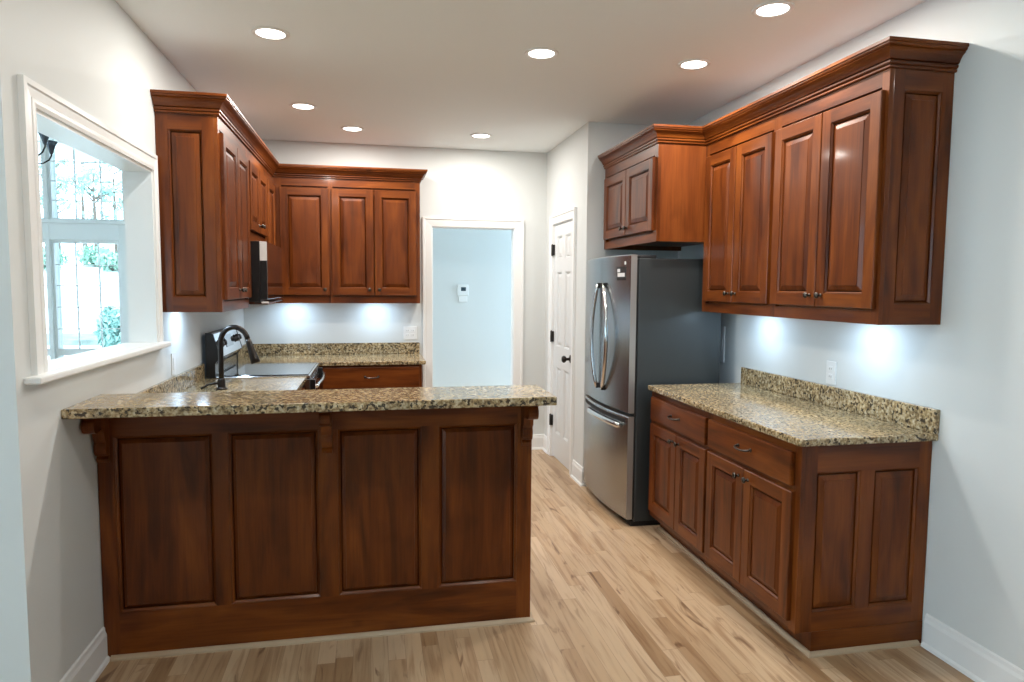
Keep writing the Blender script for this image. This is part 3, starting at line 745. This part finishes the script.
# lower granite around the sink, built of cells with the bowl left open
st = empty('countertop', (0.3, 0.9, BH), 'lower granite countertop around the sink, between raised bar and range', 'countertop', 'granite countertops')
HX0, HX1, HY0, HY1 = 0.14, 0.52, 0.62, 1.06
def cell_slab(xs, ys, keep, z0, z1, name, parent):
    mb = MB()
    K = lambda i, j: 0 <= i < len(xs) - 1 and 0 <= j < len(ys) - 1 and keep((xs[i] + xs[i + 1]) / 2, (ys[j] + ys[j + 1]) / 2)
    for i in range(len(xs) - 1):
        for j in range(len(ys) - 1):
            if not K(i, j): continue
            a, b, c, d = xs[i], xs[i + 1], ys[j], ys[j + 1]
            mb.quad([(a, c, z1), (b, c, z1), (b, d, z1), (a, d, z1)], (0, 0, 1)); mb.quad([(a, c, z0), (b, c, z0), (b, d, z0), (a, d, z0)], (0, 0, -1))
            if not K(i - 1, j): mb.quad([(a, c, z0), (a, d, z0), (a, d, z1), (a, c, z1)], (-1, 0, 0))
            if not K(i + 1, j): mb.quad([(b, c, z0), (b, d, z0), (b, d, z1), (b, c, z1)], (1, 0, 0))
            if not K(i, j - 1): mb.quad([(a, c, z0), (b, c, z0), (b, c, z1), (a, c, z1)], (0, -1, 0))
            if not K(i, j + 1): mb.quad([(a, d, z0), (b, d, z0), (b, d, z1), (a, d, z1)], (0, 1, 0))
    return mb.build(name, M['granite'], parent)
cell_slab([0.002, HX0, HX1, 0.64, PW + 0.02], [0.056, HY0, 0.70, HY1, 1.700], lambda x, y: (x < 0.64 or y < 0.70) and not (HX0 < x < HX1 and HY0 < y < HY1), BH, 0.914, 'slab', st)
MB().box((0.002, 0.058, 0.9142), (0.022, 1.699, 1.010), 0.003).build('backsplash', M['granite'], st)
sk = empty('sink', ((HX0 + HX1) / 2, (HY0 + HY1) / 2, BH), 'stainless sink bowl set under the lower granite by the faucet', 'sink')
mb = MB(); a, b, c, d = HX0 - 0.01, HX1 + 0.01, HY0 - 0.01, HY1 + 0.01
for q, w in (((a, c), (a + 0.008, d)), ((b - 0.008, c), (b, d)), ((a + 0.008, c), (b - 0.008, c + 0.008)), ((a + 0.008, d - 0.008), (b - 0.008, d))):
    mb.box((q[0], q[1], 0.68), (w[0], w[1], BH - 0.0005))
mb.box((a, c, 0.672), (b, d, 0.68)); mb.build('bowl', M['sink'], sk)
MB().grid_lathe(((a + b) / 2, (c + d) / 2, 0.68), (0, 0, 1), [(0.045, 0), (0.045, 0.003), (0.03, 0.002), (0, 0.001)], 20).build('drain', M['steel_l'], sk)
# faucet
fx, fy, fz = 0.222, 1.205, 0.9142
fa = empty('faucet', (fx, fy, fz), 'dark bronze gooseneck pull-down faucet rising behind the raised bar', 'faucet')
mb = MB().grid_lathe((fx, fy, fz), (0, 0, 1), [(0.032, 0), (0.032, 0.006), (0.024, 0.010), (0.021, 0.018), (0.020, 0.055), (0.017, 0.062), (0.015, 0.064)], 20)
mb.build('base', M['bronze'], fa)
dirx, diry = 0.97, -0.24
R_ = 0.080; zt = fz + 0.268
pth = [(fx, fy, fz + 0.05), (fx, fy, fz + 0.12), (fx, fy, fz + 0.20), (fx, fy, zt)]
for k in range(1, 13):
    a = PI - k * (PI * 0.93) / 12
    s = R_ + R_ * math.cos(a)
    pth.append((fx + dirx * s, fy + diry * s, zt + R_ * 1.1 * math.sin(a)))
e = Vector(pth[-1]); dd = (e - Vector(pth[-2])).normalized()
MB().tube(pth, 0.0145, 14).build('spout', M['bronze'], fa)
hd = [e, e + dd * 0.02, e + dd * 0.06, e + dd * 0.115, e + dd * 0.140]
MB().tube(hd, [0.0150, 0.0165, 0.019, 0.0245, 0.0255], 16).build('spray_head', M['bronze'], fa)
MB().tube([(fx - 0.012, fy, fz + 0.034), (fx - 0.04, fy - 0.01, fz + 0.036), (fx - 0.07, fy - 0.02, fz + 0.030), (fx - 0.088, fy - 0.026, fz + 0.017), (fx - 0.105, fy - 0.031, fz + 0.011)], [0.009, 0.0065, 0.006, 0.0065, 0.0075], 10).build('lever_handle', M['bronze'], fa)

# back base run
bb = empty('base_cabinet', BACK(1.05, 0, 0), 'cherry base cabinet with a wide drawer on the back wall, right of the range', 'cabinet')
base_box(BACK, 0.655, 1.455, bb, 0.002, 0.598)
face_frame(BACK, 0.655, 1.455, TK, BH, 0.578, 0.598, [(0.70, 1.42, TK + 0.06, BH - 0.04)], bb)
drawer(BACK, 0.682, 1.432, 0.700, 0.868, 0.598, bb)
cab_door(BACK, 0.682, 1.052, 0.14, 0.684, 0.598, bb, (1.016, 0.642)); cab_door(BACK, 1.060, 1.432, 0.14, 0.684, 0.598, bb, (1.096, 0.642))
cb = MB().box((0.002, 2.463, 0), (0.53, YB - 0.002, TK)).box((0.002, 2.463, TK), (0.60, YB - 0.002, BH)).box((0.60, 2.606, 0.0), (0.654, YB - 0.002, BH)).build('base_cabinet', M['wood_v'], None, (0.3, 2.9, 0))
tag(cb, 'blind cherry corner base cabinet in back left corner behind the range', 'cabinet')
bt = empty('countertop', (0.8, 2.9, BH), 'granite countertop with backsplash along the back wall under the cabinets', 'countertop', 'granite countertops')
slab('slab', [(0.002, 2.462), (0.64, 2.462), (0.64, 2.56), (1.485, 2.56), (1.485, YB - 0.001), (0.002, YB - 0.001)], BH, 0.914, M['granite'], bt)
MB().box((0.022, YB - 0.021, 0.9142), (1.475, YB - 0.001, 1.012), 0.003).box((0.002, 2.464, 0.9142), (0.022, YB - 0.001, 1.012), 0.003).build('backsplash', M['granite'], bt)

# ------------------------------------------------------------------ range
rg = empty('range', (0.33, 2.08, 0), 'stainless electric range with black glass cooktop against the left wall', 'stove')
RY0, RY1 = 1.703, 2.459
MB().box((0.025, RY0, 0.03), (0.625, RY1, 0.905), 0.004).box((0.06, RY0 + 0.02, 0), (0.58, RY1 - 0.02, 0.03)).build('body', M['black'], rg)
ck = MB().box((0.085, RY0 - 0.0, 0.9055), (0.665, RY1 + 0.0, 0.922), 0.004).build('cooktop_rim', M['steel_l'], rg)
MB().box((0.10, RY0 + 0.030, 0.9222), (0.650, RY1 - 0.012, 0.9265), 0.002).build('cooktop_glass', M['cooktop'], ck)
bgp = [(0.028, 0.906), (0.083, 0.906), (0.083, 1.005), (0.118, 1.045), (0.075, 1.195), (0.060, 1.203), (0.028, 1.203)]
bg = MB().prism([(x, RY0, z) for x, z in bgp], (0, 0.014, 0)).prism([(x, RY1 - 0.014, z) for x, z in bgp], (0, 0.014, 0)).box((0.028, RY0 + 0.014, 0.906), (0.060, RY1 - 0.014, 1.200)).build('backguard', M['black'], rg)
MB().prism([(x, RY0 + 0.0145, z) for x, z in [(0.0605, 0.925), (0.079, 0.925), (0.079, 1.000), (0.0605, 1.000)]], (0, RY1 - RY0 - 0.029, 0)).build('lower_strip', M['steel'], bg)
MB().prism([(x, RY0 + 0.0145, z) for x, z in [(0.0605, 1.012), (0.084, 1.012), (0.1155, 1.046), (0.073, 1.194), (0.0605, 1.199)]], (0, RY1 - RY0 - 0.029, 0)).build('control_panel', M['steel_l'], bg)
def onslope(z0, z1, ya, yb2, mat, name, th=0.003):
    X = lambda z: 0.1155 + (0.073 - 0.1155) * (z - 1.046) / (1.194 - 1.046)
    MB().prism([(X(z0) + 0.0005, ya, z0), (X(z0) + th, ya, z0), (X(z1) + th, ya, z1), (X(z1) + 0.0005, ya, z1)], (0, yb2 - ya, 0)).build(name, mat, bg)
onslope(1.090, 1.168, 1.98, 2.20, M['glassblk'], 'display')
for k, yy in enumerate((1.79, 1.88, 2.30, 2.39)):
    z = 1.126; X = 0.1155 + (0.073 - 0.1155) * (z - 1.046) / (0.148)
    MB().grid_lathe((X, yy, z), (0.96, 0, 0.28), [(0.028, 0), (0.028, 0.004), (0.022, 0.006), (0.019, 0.026), (0.014, 0.030), (0, 0.031)], 18).build('control_knob', M['black'], bg)
od = MB().box((0.6255, RY0 + 0.004, 0.20), (0.662, RY1 - 0.004, 0.898), 0.004).build('oven_door', M['steel'], rg)
MB().box((0.6625, RY0 + 0.10, 0.33), (0.666, RY1 - 0.10, 0.68), 0.001).build('oven_window', M['glassblk'], od)
hy = [RY0 + 0.05 + (RY1 - RY0 - 0.1) * k / 10 for k in range(11)]
mb = MB().tube([(0.664, hy[0], 0.845)] + [(0.700 + 0.018 * math.sin(PI * k / 10), hy[k], 0.845) for k in range(11)] + [(0.664, hy[-1], 0.845)], 0.0135, 12)
mb.build('oven_handle', M['steel_l'], od)
for ya in (RY0 + 0.030, RY1 - 0.062): MB().box((0.6625, ya, 0.81), (0.694, ya + 0.032, 0.89), 0.004).build('handle_bracket', M['black'], od)
MB().box((0.6255, RY0 + 0.004, 0.035), (0.658, RY1 - 0.004, 0.195), 0.004).build('storage_drawer', M['steel'], rg)

# microwave
mw = empty('microwave', (0.2, 2.08, 1.39), 'black over-the-range microwave hanging under the short left cabinet', 'microwave')
MY0, MY1 = 1.704, 2.456
MB().box((0.003, MY0, 1.402), (0.366, MY1, 1.788), 0.003).build('body', M['black'], mw)
MB().box((0.367, MY0 + 0.012, 1.418), (0.410, MY1 - 0.17, 1.786), 0.003).build('door', M['glassblk'], mw)
MB().box((0.367, MY1 - 0.168, 1.418), (0.410, MY1 - 0.002, 1.786), 0.003).build('control_panel', M['glassblk'], mw)
MB().box((0.367, MY0 + 0.001, 1.418), (0.409, MY0 + 0.0115, 1.664), 0.001).build('door_edge', M['black'], mw)
MB().box((0.367, MY0 + 0.001, 1.665), (0.409, MY0 + 0.0115, 1.786), 0.001).build('door_end_cap', M['silverprint'], mw)
MB().box((0.330, MY0 + 0.004, 1.392), (0.408, MY1 - 0.004, 1.4015), 0.003).build('bottom_grip', M['black'], mw)
MB().box((0.372, MY0 - 0.004, 1.3915), (0.416, MY0 + 0.0035, 1.404), 0.002).build('grip_end', M['silverprint'], mw)

# ------------------------------------------------------------------ refrigerator
fr = empty('refrigerator', (2.93, 1.5, 0), 'tall stainless french-door refrigerator with freezer drawer and grey sides', 'refrigerator')
FY0, FY1, FXB = 1.058, 1.945, 3.235
FXF, BOW = 2.620, 0.040
MB().box((2.672, FY0 + 0.002, 0.035), (FXB, FY1 - 0.002, 1.690), 0.006).build('case', M['case'], fr)
MB().box((2.66, FY0 + 0.02, 0.0), (3.20, FY1 - 0.02, 0.0345)).build('toe_grille', M['gasket'], fr)
MB().box((2.660, FY0 + 0.012, 0.05), (2.6715, FY1 - 0.012, 1.68)).build('gasket', M['gasket'], fr)
YC = (FY0 + FY1) / 2
def fxf(y): tt = (y - YC) / ((FY1 - FY0) / 2); return FXF - BOW * (1 - tt * tt)
def bowed(name, ya, yb2, z0, z1, ebev=0.004, n=18):
    front = [(fxf(ya + (yb2 - ya) * k / n), ya + (yb2 - ya) * k / n) for k in range(n + 1)]
    mb = MB(); bx = 2.6595
    e = 0.006
    for k in range(n):
        (x0, ya_), (x1, yb_) = front[k], front[k + 1]
        mb.quad([(x0, ya_, z0 + e), (x1, yb_, z0 + e), (x1, yb_, z1 - e), (x0, ya_, z1 - e)], (-1, 0, 0), 0, True)
        for za, zb, s in ((z0 + e, z0, -1), (z1 - e, z1, 1)):
            mb.quad([(x0, ya_, za), (x1, yb_, za), (x1 + e, yb_, zb), (x0 + e, ya_, zb)], (-1, 0, s), 0)
            mb.quad([(x0 + e, ya_, zb), (x1 + e, yb_, zb), (bx, yb_, zb), (bx, ya_, zb)], (0, 0, s), 1)
    for (x, y), s in ((front[0], -1), (front[-1], 1)):
        mb.quad([(x, y, z0 + e), (x + e, y, z0), (bx, y, z0), (bx, y, z1), (x + e, y, z1), (x, y, z1 - e)], (0, s, 0), 1)
    mb.quad([(bx, ya, z0), (bx, yb2, z0), (bx, yb2, z1), (bx, ya, z1)], (1, 0, 0), 1)
    return mb.build(name, [M['steel'], M['steel_side']], fr)
M['steel_side'] = plain('grey_door_edge', (0.40, 0.39, 0.38), 0.36, 0.7)
d_near = bowed('door', FY0, YC - 0.003, 0.728, 1.712)
d_far = bowed('door', YC + 0.003, FY1, 0.728, 1.712)
d_frz = bowed('freezer_drawer', FY0, FY1, 0.052, 0.706)
def bowhandle(y, parent, swing):
    pts = []
    for k in range(19):
        q = k / 18; z = 0.832 + (1.532 - 0.832) * q
        b = math.sin(PI * q) ** 0.8; yy = y + swing * b
        pts.append((fxf(yy) - 0.012 - 0.028 * b, yy, z))
    MB().tube(pts, [0.010] + [0.0135] * 17 + [0.010], 12).build('door_handle', M['steel_l'], parent)
    for z in (0.842, 1.522):
        MB().box((fxf(y) - 0.018, y - 0.011, z - 0.018), (fxf(y) + 0.002, y + 0.011, z + 0.018), 0.004).build('handle_mount', M['gasket'], parent)
bowhandle(YC - 0.085, d_near, -0.125); bowhandle(YC + 0.020, d_far, 0.045)
pts = [(fxf(y) - 0.020, y, 0.640) for y in [1.15 + 0.55 * k / 14 for k in range(15)]]
MB().tube([(fxf(1.14) - 0.002, 1.142, 0.640)] + pts + [(fxf(1.71) - 0.002, 1.708, 0.640)], 0.0145, 12, flat=1.3).build('drawer_handle', M['steel_l'], d_frz)
for ya in (FY0 + 0.03, FY1 - 0.09): MB().box((2.69, ya, 1.6905), (2.80, ya + 0.06, 1.712), 0.005).build('hinge_cover', M['gasket'], fr)
def on_front(ya, yb2, z0, z1, mat, name, parent, out=0.0015):
    mb = MB(); n = 24
    for k in range(n):
        p, q = ya + (yb2 - ya) * k / n, ya + (yb2 - ya) * (k + 1) / n
        for o_ in (out,):
            mb.quad([(fxf(p) - o_, p, z0), (fxf(q) - o_, q, z0), (fxf(q) - o_, q, z1), (fxf(p) - o_, p, z1)], (-1, 0, 0))
        for z, s in ((z0, -1), (z1, 1)): mb.quad([(fxf(p) - out, p, z), (fxf(q) - out, q, z), (fxf(q) - 0.0002, q, z), (fxf(p) - 0.0002, p, z)], (0, 0, s))
    for y, s in ((ya, -1), (yb2, 1)): mb.quad([(fxf(y) - out, y, z0), (fxf(y) - out, y, z1), (fxf(y) - 0.0002, y, z1), (fxf(y) - 0.0002, y, z0)], (0, s, 0))
    return mb.build(name, mat, parent)
on_front(1.09, 1.90, 0.664, 0.690, M['gasket'], 'recess_shade', d_frz, 0.0008)  # flat strip whose dark colour stands for a recess's shade
sk2 = on_front(1.115, 1.235, 1.555, 1.640, M['sticker'], 'energy_sticker', d_near, 0.001)
on_front(1.130, 1.222, 1.577, 1.601, M['silverprint'], 'print_mark', d_near, 0.0016)
on_front(1.190, 1.226, 1.606, 1.626, M['silverprint'], 'print_mark', d_near, 0.0016)
on_front(1.118, 1.134, 1.652, 1.672, M['silverprint'], 'print_mark', d_near, 0.0012)

# ------------------------------------------------------------------ pantry door
pd = tag(empty('door_1', PANTRY((PD[0] + PD[1]) / 2, 0, 0)), kind='structure')
DWH = [M['door'], M['door']]
PDW = lambda a, b, c: PANTRY(a, b, c - 0.040)
cols = [(2.430, 2.580), (2.680, 2.830)]
opens = [(a, b, z_0, z_1) for a, b in cols for z_0, z_1 in ((0.235, 0.815), (1.000, 1.640), (1.750, 1.945))]
slabd = panel_front('door_slab', PDW, PD[0] + 0.014, PD[1] - 0.014, 0.012, PD[3] - 0.016, 0, 0.034, opens, pd, DWH, edge=0.002, stick=0.014, raise_w=0.03, panel_name='raised_panel', deep=0.010)
t = MB()
mbox(t, PANTRY, PD[0], PD[0] + 0.012, 0, PD[3], -0.11, 0.0); mbox(t, PANTRY, PD[1] - 0.012, PD[1], 0, PD[3], -0.11, 0.0); mbox(t, PANTRY, PD[0] + 0.012, PD[1] - 0.012, PD[3] - 0.012, PD[3], -0.11, 0.0)
struct('trim_10', t, M['trim'])
for z in (0.330, 1.076, 1.833):
    MB().grid_lathe(PANTRY(PD[1] - 0.004, z - 0.048, 0.012), (0, 0, 1), [(0.0085, 0), (0.0085, 0.096)], 12).grid_lathe(PANTRY(PD[1] - 0.004, z - 0.052, 0.012), (0, 0, 1), [(0.003, 0), (0.005, 0.104)], 8).box(PANTRY(PD[1] - 0.034, z - 0.046, -0.0055), PANTRY(PD[1] + 0.006, z + 0.046, 0.012)).build('hinge', M['bronze'], pd)
kb = PANTRY(2.378, 0.930, -0.0058)
MB().grid_lathe(kb, (-1, 0, 0), [(0.033, 0), (0.033, 0.006), (0.020, 0.010), (0.012, 0.014), (0.011, 0.036), (0.020, 0.042), (0.029, 0.052), (0.029, 0.064), (0.018, 0.074), (0, 0.076)], 22).build('door_knob', M['bronze'], pd)

# ------------------------------------------------------------------ outlets, switches, thermostat
def plate(name, W, ac, bc, w, h, label, cat, kind, group='wall plates'):
    root = empty(name, W(ac, bc, 0), label, cat, group)
    mb = MB(); mbox(mb, W, ac - w / 2, ac + w / 2, bc - h / 2, bc + h / 2, 0.0003, 0.006, 0.002); mb.build('cover_plate', M['plate'], root)
    gangs = 2 if w > 0.1 else 1
    for g in range(gangs):
        x = ac + (g - (gangs - 1) / 2) * 0.046
        k = kind if isinstance(kind, str) else kind[g]
        if k == 'outlet':
            for dz in (-0.02, 0.02):
                mb = MB(); mbox(mb, W, x - 0.016, x + 0.016, bc + dz - 0.014, bc + dz + 0.014, 0.006, 0.0085, 0.004)
                ro = mb.build('receptacle', M['plate'], root)
                mb = MB(); mbox(mb, W, x - 0.0075, x - 0.0055, bc + dz - 0.004, bc + dz + 0.006, 0.0085, 0.0089); mbox(mb, W, x + 0.0055, x + 0.0075, bc + dz - 0.004, bc + dz + 0.006, 0.0085, 0.0089)
                mb.build('slot', M['slot'], ro)
        else:
            mb = MB(); mbox(mb, W, x - 0.0165, x + 0.0165, bc - 0.033, bc + 0.033, 0.006, 0.0085, 0.002); mb.build('rocker', M['plate'], root)
            if k == 'toggle':
                mb = MB(); mbox(mb, W, x - 0.004, x + 0.004, bc - 0.012, bc + 0.006, 0.0085, 0.017, 0.002); mb.build('toggle', M['slot'], root)
    return root
plate('wall_outlet', RIGHT, 0.155, 1.083, 0.072, 0.118, 'white outlet plate above the granite on the right wall', 'outlet', 'outlet')
plate('wall_outlet', BACK, 1.393, 1.096, 0.118, 0.118, 'wide white double outlet plate on the back wall beside the cased doorway', 'outlet', ('outlet', 'outlet'))
plate('wall_switch', LEFT, 1.085, 1.078, 0.072, 0.118, 'white switch plate on left wall under the tall cabinet', 'switch', 'rocker')
plate('wall_outlet', RIGHT, 1.275, 1.135, 0.072, 0.24, 'tall pale plate on the right wall behind the refrigerator edge', 'outlet', 'rocker')
th = empty('thermostat', (2.02, 4.40, 1.46), 'small white thermostat with dark screen on the hallway wall', 'thermostat')
MB().box((1.961, 4.375, 1.412), (2.078, 4.3995, 1.532), 0.006).build('housing', M['plate'], th)
MB().box((1.997, 4.3735, 1.462), (2.050, 4.3755, 1.503), 0.0005).build('screen', M['lcd'], th)
MB().box((1.972, 4.388, 1.345), (2.066, 4.3995, 1.411), 0.003).build('wall_base', M['plate'], th)

# ------------------------------------------------------------------ recessed lights
def can_light(x, y, label):
    root = empty('recessed_light', (x, y, ZC), label, 'ceiling light', 'recessed ceiling lights')
    MB().grid_lathe((x, y, ZC - 0.0004), (0, 0, -1), [(0.089, 0), (0.089, 0.003), (0.084, 0.006), (0.070, 0.006), (0.066, 0.003), (0.066, 0)], 32).build('trim_ring', M['trim'], root)
    MB().grid_lathe((x, y, ZC - 0.003), (0, 0, -1), [(0.0655, 0), (0.0655, 0.001), (0.05, 0.003), (0, 0.004)], 32).build('lens', M['lens'], root)
    ld = bpy.data.lights.new('can_lamp', 'AREA'); ld.shape = 'DISK'; ld.size = 0.13; ld.energy = LAMP_W; ld.color = LAMP_COL; ld.spread = math.radians(180)
    lo = bpy.data.objects.new('can_lamp', ld); COL.objects.link(lo); lo.parent = root; lo.location = (0, 0, -0.0085)
    return root
L0 = can_light(0.599, 0.654, 'recessed ceiling light nearest the pass-through window')
for x, y, lb in ((1.940, 0.640, 'recessed ceiling light in mid ceiling straight above the kitchen aisle'), (2.785, -0.124, 'recessed ceiling light nearest the camera, above the near right cabinets'),
                 (2.788, 0.627, 'recessed ceiling light in front of the farther right wall cabinet'), (0.620, 2.013, 'recessed ceiling light above the range, before the microwave'),
                 (0.929, 2.616, 'recessed ceiling light in front of the back wall cabinets'), (1.935, 2.627, 'recessed ceiling light before the cased doorway at the back')):
    clone(L0, (x, y, ZC), lb)

for x, y in ((0.6, -1.5), (1.94, -1.5)):  # unseen lamps added as warm fill for the foreground
    dim_fill_lamp(clone(L0, (x, y, ZC), 'added unseen fill light in the living room ceiling, behind the kitchen ones'))

# ------------------------------------------------------------------ chandelier in the dining room
ch = empty('chandelier', (-0.98, 1.537, 2.17), 'dark bronze chandelier with upturned shades in the dining room', 'chandelier')
cx, cy = -0.98, 1.537
MB().grid_lathe((cx, cy, 2.13), (0, 0, 1), [(0.0, 0), (0.015, 0.008), (0.012, 0.02), (0.03, 0.04), (0.036, 0.06), (0.02, 0.09), (0.012, 0.12), (0.018, 0.2), (0.01, 0.24), (0.006, 0.25)], 18).build('body', M['bronze'], ch)
MB().tube([(cx, cy, 2.37), (cx, cy, 2.69)], 0.005, 8).build('rod', M['bronze'], ch)
MB().grid_lathe((cx, cy, 2.689), (0, 0, 1), [(0.02, 0), (0.055, 0.012), (0.06, 0.03)], 20).build('canopy', M['bronze'], ch)
for k in range(5):
    a = math.radians(-19 + 72 * k); ux, uy = math.cos(a), math.sin(a)
    pp = [(cx + ux * r, cy + uy * r, z) for r, z in ((0.02, 2.235), (0.08, 2.218), (0.15, 2.212), (0.215, 2.222), (0.252, 2.248), (0.267, 2.275), (0.268, 2.290))]
    ar = MB().tube(pp, 0.0045, 8).build('arm', M['bronze'], ch)
    MB().grid_lathe((cx + ux * 0.268, cy + uy * 0.268, 2.287), (0, 0, 1), [(0.007, 0), (0.010, 0.006), (0.014, 0.02), (0.022, 0.045), (0.036, 0.075), (0.034, 0.075), (0.020, 0.045), (0.010, 0.015), (0.0, 0.012)], 18).build('lamp_shade', M['frost'], ar)

# ------------------------------------------------------------------ outdoors
g = MB()
g.box((-30, -30, -0.55), (30, 40, -0.45))
struct('ground', g, M['lawn'])
sl = MB().prism([(-40, 6.0, -0.449), (-40, 26.0, 2.25), (-40, 26.0, -0.449)], (44, 0, 0))
struct('ground_slope', sl, M['lawn'])
def sz(y): return -0.449 + 2.699 * (y - 6) / 20
bedm = MB().prism([(-14, 11.7, sz(11.7) + 0.002), (-14, 11.8, sz(11.8) + 0.08), (-14, 12.5, sz(12.5) + 0.08), (-14, 12.6, sz(12.6) + 0.002)], (13, 0, 0))
tag(bedm.build('planting_bed', M['bed'], None, (-7, 12, sz(12))), 'low dark planting bed across the pale slope outside', 'planting bed', kind='structure')
def foliage(mb, c, rx, rz, n, size):
    for _ in range(n):
        v = Vector((random.gauss(0, 1), random.gauss(0, 1), random.gauss(0, 1))).normalized() * (random.random() ** 0.4)
        p = Vector(c) + Vector((v.x * rx, v.y * rx, v.z * rz))
        a = Euler((random.uniform(0, 6.3), random.uniform(0, 6.3), random.uniform(0, 6.3))).to_matrix()
        s = size * random.uniform(0.6, 1.3)
        q = [p + a @ Vector(w) for w in ((-s, 0, 0), (0, -s * 0.5, 0), (s, 0, 0), (0, s * 0.5, 0.15 * s))]
        mb.quad(q)
def shrub(x, y, z, r, h, mat, label, group, n=700, size=0.09, name='shrub'):
    root = empty(name, (x, y, z), label, 'shrub', group)
    mb = MB()
    for k in range(5):
        a = 2 * PI * k / 5; mb.tube([(x, y, z), (x + math.cos(a) * r * 0.4, y + math.sin(a) * r * 0.4, z + h * 0.7)], [0.02, 0.008], 6)
    mb.build('stem', M['bark'], root)
    mb = MB(); foliage(mb, (x, y, z + h * 0.55), r, h * 0.5, n, size); mb.build('foliage', mat, root)
def tree(x, y, z, h, r, mat, label):
    root = empty('tree', (x, y, z), label, 'tree', 'trees beyond the window')
    MB().tube([(x, y, z), (x + 0.05, y, z + h * 0.4), (x, y, z + h * 0.85)], [0.16, 0.12, 0.04], 8).build('trunk', M['bark'], root)
    mb = MB()
    for k in range(11):
        c = (x + random.uniform(-1, 1) * r, y + random.uniform(-1, 1) * r, z + h * random.uniform(0.55, 1.0))
        mb.tube([(x, y, c[2] - 0.4), c], [0.04, 0.015], 5, mi=1)
        foliage(mb, c, r * 0.55, r * 0.34, 26, 0.13)
    mb.build('crown', [mat, M['bark']], root)
shrub(-3.62, 10.9, sz(10.9), 0.30, 0.85, M['leaf_b'], 'rounded bluish green shrub on the slope, nearest the dining window', 'shrubs outdoors', 700, 0.07)
for k, (x, y, r, h) in enumerate(((-10.1, 24.0, 0.62, 0.85), (-9.1, 25.4, 0.62, 0.8), (-8.05, 24.0, 0.60, 0.7))):
    shrub(x, y, sz(y) - 0.04, r, h, M['leaf'], ('leftmost', 'middle', 'rightmost')[k] + ' low green bush at the top of the pale slope outdoors', 'shrubs outdoors', 420, 0.10)
for k, (x, y, h, r) in enumerate(((-12.6, 31, 7.5, 0.95), (-13.2, 35.5, 8.5, 1.1), (-10.9, 33, 8.2, 1.0), (-10.2, 28.6, 7.0, 0.8))):
    tree(x, y, -0.45, h, r, M['leaf_b'] if k % 2 else M['leaf'], ('loose green tree left of centre beyond the slope', 'tallest bluish green tree, farthest back beyond the slope', 'loose green tree right of centre beyond the slope', 'smaller bluish tree on the right beyond the slope')[k])
